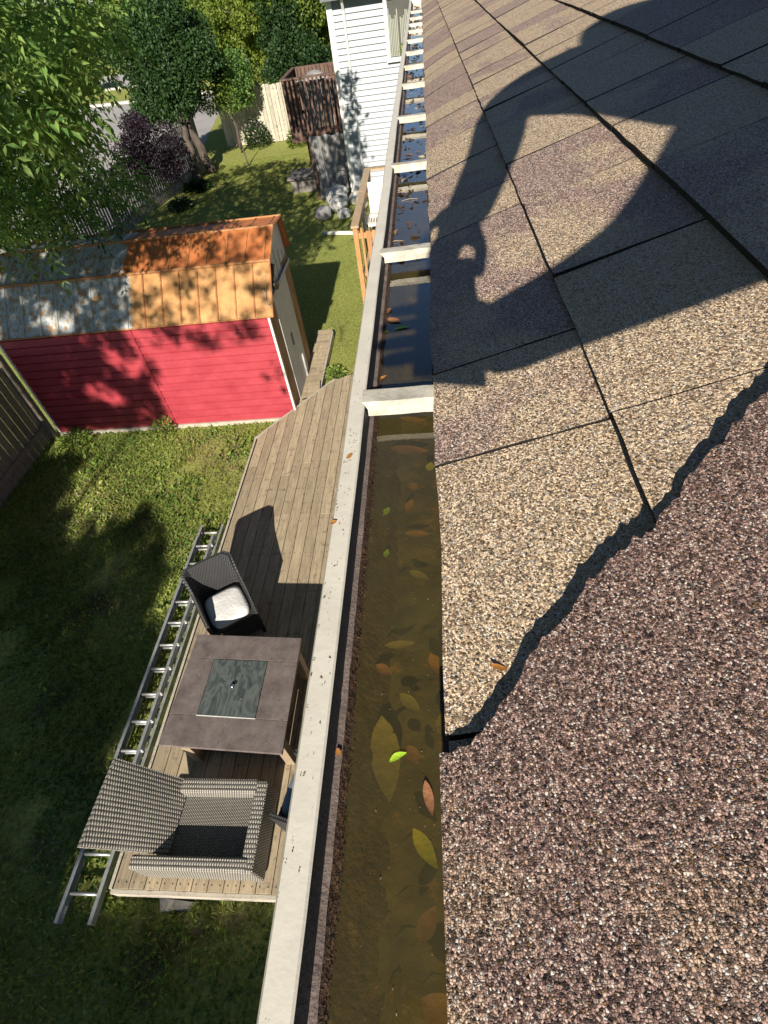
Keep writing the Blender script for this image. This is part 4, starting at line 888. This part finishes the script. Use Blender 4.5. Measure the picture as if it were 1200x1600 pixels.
c = pxpt(225, 215, 20.5); tree('purple_leaf_shrub', 'dark purple leaved shrub leaning over the grey picket fence', (-10.2, 20.8), (c[0]-.15, 20.6, 1.75), (1.25, 1.0, 1.0), 20, .25, .5, 7500, .085, 'leaf_purple', .05)
sp_ = thing('sapling', 'thin bare stemmed sapling standing alone on shaded lawn', 'sapling', (-7.3, 25, LZ)); mm = MB(); limb(mm, (-7.32, 24.9, LZ), (-7.55, 25.0, 2.2), .03, .012, 8, .1); mm.build('stem', 'bark', sp_)
P = np.array([[-7.55, 25, 2.2]])+rng.normal(size=(260, 3))*.3; V, Fq, t = leafcards(P, rdir(260, -.3), rng.uniform(.06, .12, 260)); arrmesh('foliage', V, Fq, t, 'leaf_bright', sp_)
far = [(-44, 84, 6, 9), (-32, 78, 6, 8), (-22, 74, 6, 8), (-14, 66, 5, 7), (-60, 92, 7, 10), (-8, 46, 5, 5), (-17, 50, 3.4, 3.0), (-6, 60, 5, 7), (-78, 96, 8, 11), (-27, 52, 1.2, 2.0)]
for i, (x, y, z, r) in enumerate(far):
    tree('roadside_tree', 'sunlit broadleaf tree in the row beyond the road', (x, y), (x, y, z), (r*.8, r*.55, r*.75), 34, r*.16, r*.3, 9000, .42 if r > 4 else .25, 'leaf_bright' if i % 2 else 'leaf_ash', .25, 'trees beyond the road')
# hostas and border plants
def clump(name, label, x, y, r, n, ls, mat, h=.35):
    t = thing(name, label, 'plant', (x, y, LZ)); a = rng.random(n)*6.283; q = rng.random(n)**.6*r*.6; P = np.stack([x+q*np.cos(a), y+q*np.sin(a), LZ+h*rng.random(n)*(1-q/r)], 1)
    D = np.stack([np.cos(a), np.sin(a), rng.uniform(-.1, .8, n)], 1); V, Fq, tt_ = leafcards(P, D, rng.uniform(ls*.7, ls*1.3, n), .55, nup=np.tile([0, 0, 1.], (n, 1))); arrmesh('leaves', V, Fq, tt_, mat, t)
    mm = MB(); mm.tube([(x, y, LZ-.02), (x, y, LZ+.1)], .03, 6); mm.build('stem', 'bark', t); return t
clump('hosta_plant', 'dark hosta clump at the foot of the twin tree trunks', -8.75, 22.3, .6, 260, .24, 'leaf_dark')
clump('hosta_plant', 'paler variegated hosta clump beside the grey picket fence', -8.75, 20.3, .5, 200, .22, 'leaf_hosta')
clump('ivy_plant', 'small ivy clump climbing the red shed wall seam', -4.95, 7.45, .32, 420, .055, 'leaf_weed', .42)
clump('climbing_weed', 'dark weed clump in the corner of shed and board fence', -6.6, 7.3, .5, 500, .06, 'leaf_weed', .3)
clump('weed_tuft', 'bright weed tuft at the diagonal deck corner', -2.0, 8.9, .3, 300, .09, 'leaf_weed', .2)
clump('border_bush', 'leafy green bush at the foot of the pale fence', -7.5, 27.9, .9, 700, .12, 'leaf_dark', 1.3)
clump('border_bush', 'low lit bush under the balcony left corner', -5.6, 27.2, .7, 500, .12, 'leaf_bright', .9)

# ---- ash tree at the left : compound fronds ----
def fronds(P, D, ls, npair, parent, name, mat, tintv=None):
    n = len(P); D = D/np.linalg.norm(D, axis=1, keepdims=True); L = ls*npair*.62
    up = np.tile([0, 0, 1.], (n, 1))+rng.normal(size=(n, 3))*.35; Sd = np.cross(D, up); Sd /= np.linalg.norm(Sd, axis=1, keepdims=True)
    PP = []; DD = []; NN = []; SS = []; TT_ = []; tv = rng.random(n) if tintv is None else tintv
    nu_ = np.cross(Sd, D)
    for k in range(npair):
        f = (k+.6)/npair; base_ = P+D*(L*f)[:, None]+np.array([0, 0, -1])*(L*.35*f*f)[:, None]
        for s_ in (-1, 1):
            PP.append(base_); DD.append(Sd*s_+D*.55+np.array([0, 0, -.45])); NN.append(nu_); SS.append(ls*(1-.35*abs(f-.45))); TT_.append(tv)
    base_ = P+D*L[:, None]+np.array([0, 0, -1])*(L*.35)[:, None]; PP.append(base_); DD.append(D+np.array([0, 0, -.7])); NN.append(nu_); SS.append(ls); TT_.append(tv)
    PP = np.concatenate(PP); V, Fq, t = leafcards(PP, np.concatenate(DD), np.concatenate(SS)*rng.uniform(.8, 1.15, len(PP)), .36, nup=np.concatenate(NN), tint=np.clip(np.concatenate(TT_)+rng.normal(size=len(PP))*.12, 0, 1))
    # rachis
    return V, Fq, t
def cl_n3(P): return np.sin(P[:, 0]*2.3+P[:, 2]*1.7)*np.cos(P[:, 1]*2.1-P[:, 2]*2.6)+.5*np.sin(P[:, 0]*5.1+P[:, 1]*4.3)*np.cos(P[:, 2]*5.7)
def allowed(P):
    """keep foliage inside the part of the view the pruned crown occupies"""
    px, py, z = proj(P); lim = np.interp(px, [-400, 0, 60, 130, 190, 225, 260, 2000], [395, 385, 375, 345, 330, 250, -20, -60])
    up = np.interp(py, [-50, 0, 60, 95, 112, 160, 200, 235, 260, 340], [205, 195, 190, 170, 100, 98, 118, 150, 225, 190])
    inside = (py < lim) & (px < up) & (px > -250)
    outside = (P[:, 2] > 5.6) | (px < -20)
    return ((z > 0) & inside) | ((P[:, 2] > 5.75))
ash = thing('ash_tree', 'large ash tree with feathery compound leaves hanging in at the top left', 'tree', (-11.8, 11.0, LZ))
mb_ = MB(); limb(mb_, (-11.8, 11, LZ), (-11.3, 10.6, 4.2), .26, .20, 8, .05); FK = (-11.3, 10.6, 4.2)
tips = [(-7.0, 9.5, 5.2), (-6.2, 8.0, 6.4), (-8.0, 12.5, 4.6), (-9.0, 7.5, 4.6), (-6.5, 11.5, 6.2), (-9.5, 14, 5.8), (-9.8, 10, 2.9), (-8.2, 11.2, 3.2), (-6.0, 5.5, 7.0), (-5.0, 7.5, 7.2), (-8, 4, 6.8), (-5, 10.5, 7.6)]
for q in tips: limb(mb_, FK, q, .09, .015, 8, .12)
mb_.build('trunk', 'bark', ash, smooth=True)
Pl = []
for q in tips[:6]+tips[6:8]: 
    f = rng.random(420)**.7; a = np.array(FK)+(np.array(q)-np.array(FK))*f[:, None]; Pl.append(a+rng.normal(size=(420, 3))*[1.0, 1.0, .65])
Pl.append(rng.uniform([-10.5, 6.0, 2.4], [-4.8, 12.5, 5.5], (5200, 3)))
P = np.concatenate(Pl); P = P[P[:, 2] < 5.8]
P = P[allowed(P)]; P = P[(P[:, 2] > 2.75) | (P[:, 0] < -7.6)]
D = rdir(len(P), -.35); D[:, 0] += .55; D[:, 1] -= .15
Pn = rng.uniform([-6.2, 4.6, 4.3], [-3.4, 8.0, 5.55], (2600, 3)); Pn = Pn[allowed(Pn)]; Pn = Pn[(proj(Pn)[1] < 215) & (cl_n3(Pn) > .15)]
Dn = rdir(len(Pn), -.4); Dn[:, 0] += .8; V, Fq, t = fronds(Pn, Dn, np.full(len(Pn), .12)*rng.uniform(.75, 1.2, len(Pn)), 6, ash, 'x', 'leaf_ash', rng.uniform(.5, 1, len(Pn))); arrmesh('near_spray', V, Fq, t, 'leaf_ash', ash)
P = P[cl_n3(P) > -.25]; D = D[:len(P)]
V, Fq, t = fronds(P, D, np.full(len(P), .125)*rng.uniform(.75, 1.2, len(P)), 6, ash, 'crown', 'leaf_ash'); arrmesh('crown', V, Fq, t, 'leaf_ash', ash)

# ---- shade canopy (crowns above/behind the view that throw the dappled shade) ----
def poly_in(px, py, poly):
    r = np.zeros(len(px), bool); j = len(poly)-1
    for i in range(len(poly)):
        xi, yi = poly[i]; xj, yj = poly[j]; c = ((yi > py) != (yj > py)) & (px < (xj-xi)*(py-yi)/(yj-yi+1e-9)+xi); r ^= c; j = i
    return r
def shade_pts(n, region, z, h0, h1, dens):
    x = rng.uniform(region[0], region[1], n); y = rng.uniform(region[2], region[3], n); Pz = np.stack([x, y, np.full(n, z)], 1)
    px, py, _ = proj(Pz); k = dens(px, py, x, y) > rng.random(n); Pz = Pz[k]
    hc = rng.uniform(h0, h1, len(Pz)); return Pz+S*((hc-Pz[:, 2])/S[2])[:, None]
lit1 = [(118, 730), (150, 700), (250, 672), (420, 660), (420, 800), (330, 840), (280, 960), (238, 1010), (225, 960), (262, 880), (225, 800), (170, 830), (110, 870), (95, 800)]
def cl_noise(x, y, s, ph=0): return np.sin(x*s+ph)*np.cos(y*s*1.3+ph*2)+.6*np.sin(x*s*2.3+y*s*1.7+ph)+.4*np.cos(x*s*4.1-y*s*3.3+ph)
def dens_lawn(px, py, x, y):
    lit = poly_in(px+8*np.sin(y*9), py+8*np.sin(x*8), lit1); d = np.where(lit, 0.0, 1.0)
    d = np.where((x > -3.62-.1*np.sin(y*4)) & (y > .35), 0, d); d = np.where((y > 7.0) | ((y > 6.3) & (x > -5.4)), 0, d)
    patch = poly_in(px, py, [(125, 820), (250, 815), (262, 905), (225, 960), (150, 930)]); d = np.where(patch, .55, d); return d
P1_ = shade_pts(16000, (-9.5, -3.3, -3.5, 7.0), LZ, 6.0, 8.5, dens_lawn)
P1b = shade_pts(5500, (-3.6, .3, -2.5, .42), LZ, 6.2, 8.0, lambda px, py, x, y: np.where(y < .42, 1., 0.))
# dapples on shed wall (y=7.6 plane) and roof
def shed_pts(n):
    x = rng.uniform(-7.1, -2.45, n); s = rng.uniform(0, 1, n); P = np.zeros((n, 3)); P[:, 0] = x
    wall = s < .62; P[wall, 1] = 7.6; P[wall, 2] = rng.uniform(0, 1.85, wall.sum()); r = ~wall; f = rng.random(r.sum()); P[r, 1] = 7.6+1.2*f; P[r, 2] = 1.85+.86*f
    nz = cl_noise(x*1.2, P[:, 2]*1.6+P[:, 1], 2.1, .7)
    dens = np.where(x < -4.9, .85, .0)*np.where(nz > -.5, 1, .05)
    dens = np.where((x < -6.4) & (P[:, 2] < 1.85), 1, dens); dens = np.where((x > -5.4) & (x < -4.7) & (P[:, 2] > .9) & (P[:, 2] < 1.9), np.where(nz > -.2, .45, 0), dens)
    dens = np.where((P[:, 2] >= 1.7) & (x > -4.9), np.where(nz > .1, .30, .06), dens); dens = np.where((P[:, 2] < 1.85) & (P[:, 2] > 1.45) & (x > -4.9), np.where(nz > .3, .3, .03), dens)
    P = P[dens > rng.random(n)]; hc = rng.uniform(7.2, 9.0, len(P)); return P+S*((hc-P[:, 2])/S[2])[:, None]
P2_ = shed_pts(9000)
shade = thing('shade_tree', 'tall broad shade tree outside the view behind the photographer', 'tree', (-6.8, -9.0, LZ))
mb_ = MB(); limb(mb_, (-6.8, -9, LZ), (-6.5, -9, 4.5), .32, .24, 8, .05); allp = np.concatenate([P1_, P1b, P2_])
allq = allp[allp[:, 0] < -5.2]
for k in range(22): limb(mb_, (-6.5, -9, 4.5), allq[random.randrange(len(allq))], .10, .012, 8, .1)
mb_.build('trunk', 'bark', shade, smooth=True)
def clusterleaves(P, m, spread, ls, mat, parent, name='crown'):
    Q = np.repeat(P, m, 0)+rng.normal(size=(len(P)*m, 3))*spread; V, Fq, t = leafcards(Q, rdir(len(Q), -.2), rng.uniform(ls*.7, ls*1.3, len(Q)), .55); arrmesh(name, V, Fq, t, mat, parent)
clusterleaves(np.concatenate([P1_, P1b]), 4, .06, .15, 'leaf_dark', shade)
clusterleaves(P2_, 5, .05, .11, 'leaf_ash', shade, 'upper_crown')
def dens_far(px, py, x, y):
    nz = cl_noise(x, y*.7, 1.6, .3); lim = np.interp(x, [-9, -4.6, -3.4, -2.6], [10.5, 13.0, 14.2, 16.5])
    return np.where((y > lim+.5*nz) & (y < 25), np.where(nz > -.7, .8, .1), np.where((x < -2.0) & (x > -2.9) & (y > 8.9) & (y < 10.9), .3*(nz > .2), 0))
P3_ = shade_pts(8500, (-8.0, -2.0, 9.0, 26), LZ, 5.9, 7.0, dens_far)
clusterleaves(P3_, 3, .09, .17, 'leaf_ash', ash, 'upper_crown')

# ================= GRASS =================
def scatter(name, n, reg, fn, size, aspect, mat, label, zb, nup=None, lo=LZ):
    x = rng.uniform(reg[0], reg[1], n); y = rng.uniform(reg[2], reg[3], n)
    px, py, z = proj(np.stack([x, y, np.full(n, LZ)], 1)); k = (px > -60) & (px < 760) & (py > -20) & (py < 1680) & fn(x, y) & ~((x > -3.1) & (x < .5) & (y > .6) & (y < np.where(x < -1.94, 6.9+(x+3.04)*1.36, 8.55))) & ~((x > -7.1) & (x < -2.15) & (y > 7.55) & (y < 9.5))
    x, y = x[k], y[k]; m_ = len(x); P = np.stack([x, y, np.full(m_, lo)+rng.random(m_)*.01], 1); D = rdir(m_, zb)
    V, Fq, t = leafcards(P, D, rng.uniform(size[0], size[1], m_), aspect, nup=nup(m_) if nup else None, tint=np.clip(rng.random(m_)*.8+.25*cl_noise(x, y, 1.3), 0, 1)); o = arrmesh(name, V, Fq, t, mat); tagk(o, kind='stuff'); o['label'] = label; o['category'] = 'grass'; return o
flat = lambda m_: np.tile([0, 0, 1.], (m_, 1))
scatter('ground_cover', 70000, (-8, -1.2, -1.2, 7.6), lambda x, y: (cl_noise(x, y, 1.1, 2) > -.7), (.02, .06), .6, 'leaf_weed', 'broad leaved weeds and clover covering the near lawn', .9, flat)
scatter('near_grass', 60000, (-8, -1.2, -1.2, 7.8), lambda x, y: cl_noise(x, y, 1.7, 5) > -.3, (.04, .11), .09, 'grassblade', 'long grass blades in the near lawn', 1.1)
scatter('dry_stalks', 3500, (-8, -3.1, 0, 7.4), lambda x, y: cl_noise(x, y, 1.1, 2) < .3, (.04, .16), .05, 'straw', 'dry stalks and litter on the near lawn', .1)
scatter('far_grass', 190000, (-9.2, -1.0, 8.5, 26), lambda x, y: y > 8, (.018, .042), .2, 'grassblade', 'mown grass of the far lawn', 1.4)

scatter('broad_weeds', 2600, (-8, -3.1, -.6, 7.4), lambda x, y: cl_noise(x, y, 1.9, 1) > .35, (.06, .11), .5, 'leaf_weed', 'larger leaved weeds standing in the near lawn', .6, flat, LZ+.03)
scatter('bare_litter', 9000, (-6.6, -3.3, 4.6, 7.3), lambda x, y: cl_noise(x, y, 1.5, 4) > .1, (.02, .06), .3, 'straw', 'brown leaf litter on the worn lit patch before the shed', .25, flat)
# ================= PHONE AND PHOTOGRAPHER =================
up = -MC[:, 1]; rt = MC[:, 0]; fw = MC[:, 2]
pc = CAM-fw*.010+up*(.024)+rt*(.008)
ph = thing('mobile_phone', 'black mobile phone held over the gutter taking the picture', 'phone', tuple(pc))
mm = MB(); q = Matrix([[rt[i], up[i], fw[i]] for i in range(3)]); mm.box(tuple(pc), (.074, .148, .008), q); mm.build('phone_body', 'black', ph, bevel=.002)
def skin(name, pts, edges, mat, parent, sub=2):
    me = bpy.data.meshes.new(name); b0 = base(parent); V = [tuple(np.array(p[:3])-b0) for p in pts]; me.from_pydata(V, edges, []); o = bpy.data.objects.new(name, me); col.objects.link(o); o.parent = parent
    md = o.modifiers.new('skin', 'SKIN'); md.use_smooth_shade = True
    for i, p in enumerate(pts): r = p[3]; me.skin_vertices[0].data[i].radius = (r if not hasattr(r, '__len__') else r[0], r if not hasattr(r, '__len__') else r[1])
    me.skin_vertices[0].data[0].use_root = True; s = o.modifiers.new('sub', 'SUBSURF'); s.levels = sub; s.render_levels = sub; me.materials.append(MT[mat]); return o
# skin modifier needs the layer
def skin2(name, pts, edges, mat, parent, sub=2):
    me = bpy.data.meshes.new(name); b0 = base(parent); me.from_pydata([tuple(np.array(p[:3])-b0) for p in pts], edges, []); o = bpy.data.objects.new(name, me); col.objects.link(o); o.parent = parent
    md = o.modifiers.new('skin', 'SKIN'); md.use_smooth_shade = True
    if not me.skin_vertices: me.attributes.new('skin_dummy', 'FLOAT', 'POINT')
    for i, p in enumerate(pts):
        sv = me.skin_vertices[0].data[i]; r = p[3]; sv.radius = (r, r) if not hasattr(r, '__len__') else tuple(r); sv.use_root = (i == 0)
    s = o.modifiers.new('sub', 'SUBSURF'); s.levels = sub; s.render_levels = sub; me.materials.append(MT[mat]); return o
pe = thing('person', 'photographer in dark shirt kneeling on the shingles, reaching the phone over the gutter', 'person', (.95, -.5, 5.45))
body = [(.90, -.52, 5.84, .19), (.74, -.44, 5.93, .19), (.58, -.34, 6.00, .20), (.45, -.22, 6.04, .19), (.42, -.24, 6.15, .07), (.40, -.26, 6.22, .10), (.39, -.26, 6.29, .09),
        (.33, -.05, 6.03, .15), (.24, .04, 5.985, .12), (.150, .09, 5.93, .055), (.112, .06, 5.81, .046), (.040, .02, 5.655, .034),
        (.44, -.36, 5.95, .12), (.29, -.18, 5.715, .076), (.21, -.12, 5.629, .052), (.13, -.065, 5.560, .040), (.030, -.020, 5.492, .034),
        (.92, -.36, 5.78, .12), (.72, -.20, 5.56, .09), (.95, -.24, 5.60, .07), (1.15, -.28, 5.66, .05),
        (.95, -.66, 5.78, .12), (.75, -.66, 5.57, .09), (.98, -.70, 5.61, .07), (1.18, -.72, 5.68, .05)]
E_ = [(0, 1), (1, 2), (2, 3), (3, 4), (4, 5), (5, 6), (3, 7), (7, 8), (8, 9), (9, 10), (10, 11), (3, 12), (12, 13), (13, 14), (14, 15), (15, 16), (0, 17), (17, 18), (18, 19), (19, 20), (0, 21), (21, 22), (22, 23), (23, 24)]
try:
    bo = skin2('body', body, E_, 'shirt', pe)
except Exception as ex:
    print('skin failed', ex)
def hand(w_, palm_dir, spread, nm, offs=(-.030, -.010, .010, .028)):
    """palm + five fingers as one skinned tree from the wrist"""
    w_ = np.array(w_); d = np.array(palm_dir, float); d /= np.linalg.norm(d); s_ = np.array(spread, float); s_ /= np.linalg.norm(s_); nn_ = np.cross(d, s_)
    pts = [(*w_, .026), (*(w_+d*.05), .030)]; ed = [(0, 1)]
    for k, (o_, L) in enumerate(zip(offs, (.058, .068, .072, .064))):
        b0 = w_+d*.085+s_*o_; k0 = len(pts); pts += [(*b0, .0095), (*(b0+d*L*.5-nn_*.006), .0085), (*(b0+d*L*.85-nn_*.022), .007)]; ed += [(1, k0), (k0, k0+1), (k0+1, k0+2)]
    k0 = len(pts); b0 = w_+d*.03-s_*.036; pts += [(*b0, .011), (*(b0+d*.025-s_*.018-nn_*.01), .010), (*(b0+d*.05-s_*.02-nn_*.02), .008)]; ed += [(1, k0), (k0, k0+1), (k0+1, k0+2)]
    return skin2(nm, pts, ed, 'skin', pe, 1)
hand((.050, .03, 5.705), (-.018, -.02, -.09), (1, .0, -.15), 'hand', (-.034, -.020, -.005, .030)); hand((.070, -.038, 5.533), (-.11, .01, -.010), (0, -.5, -.8), 'hand')
mm = MB()
for j in range(8):
    pass
vs = []; HC = np.array([.395, -.26, 6.255])
for j in range(9):
    for k in range(16): a = 2*math.pi*k/16; p_ = math.pi*.62*j/8; vs.append((HC[0]+.03+.098*math.sin(p_)*math.cos(a), HC[1]+.092*math.sin(p_)*math.sin(a), HC[2]+.02+.11*math.cos(p_)))
mm.add(vs, [(j*16+k, j*16+(k+1) % 16, (j+1)*16+(k+1) % 16, (j+1)*16+k) for j in range(8) for k in range(16)]); mm.build('hair', 'hair', pe, smooth=True)
mm = MB(); mm.tube([(HC[0]-.085, HC[1], HC[2]+.01), (HC[0]-.11, HC[1], HC[2]-.02)], [.012, .016], 8); mm.build('nose', 'skin', pe, smooth=True)
for s_ in (-1, 1): mm = MB(); mm.tube([(HC[0]-.084, HC[1]+s_*.032, HC[2]+.02), (HC[0]-.090, HC[1]+s_*.032, HC[2]+.018)], [.012, .006], 8); mm.build('eye', 'whiteplastic', pe)
for s_ in (-1, 1): mm = MB(); mm.tube([(HC[0]+.01, HC[1]+s_*.085, HC[2]+.0), (HC[0]+.015, HC[1]+s_*.10, HC[2]+.01)], [.022, .028], 8); mm.build('ear', 'skin', pe)
for o in list(sc.objects):
    if 'off' in o.keys(): del o['off']
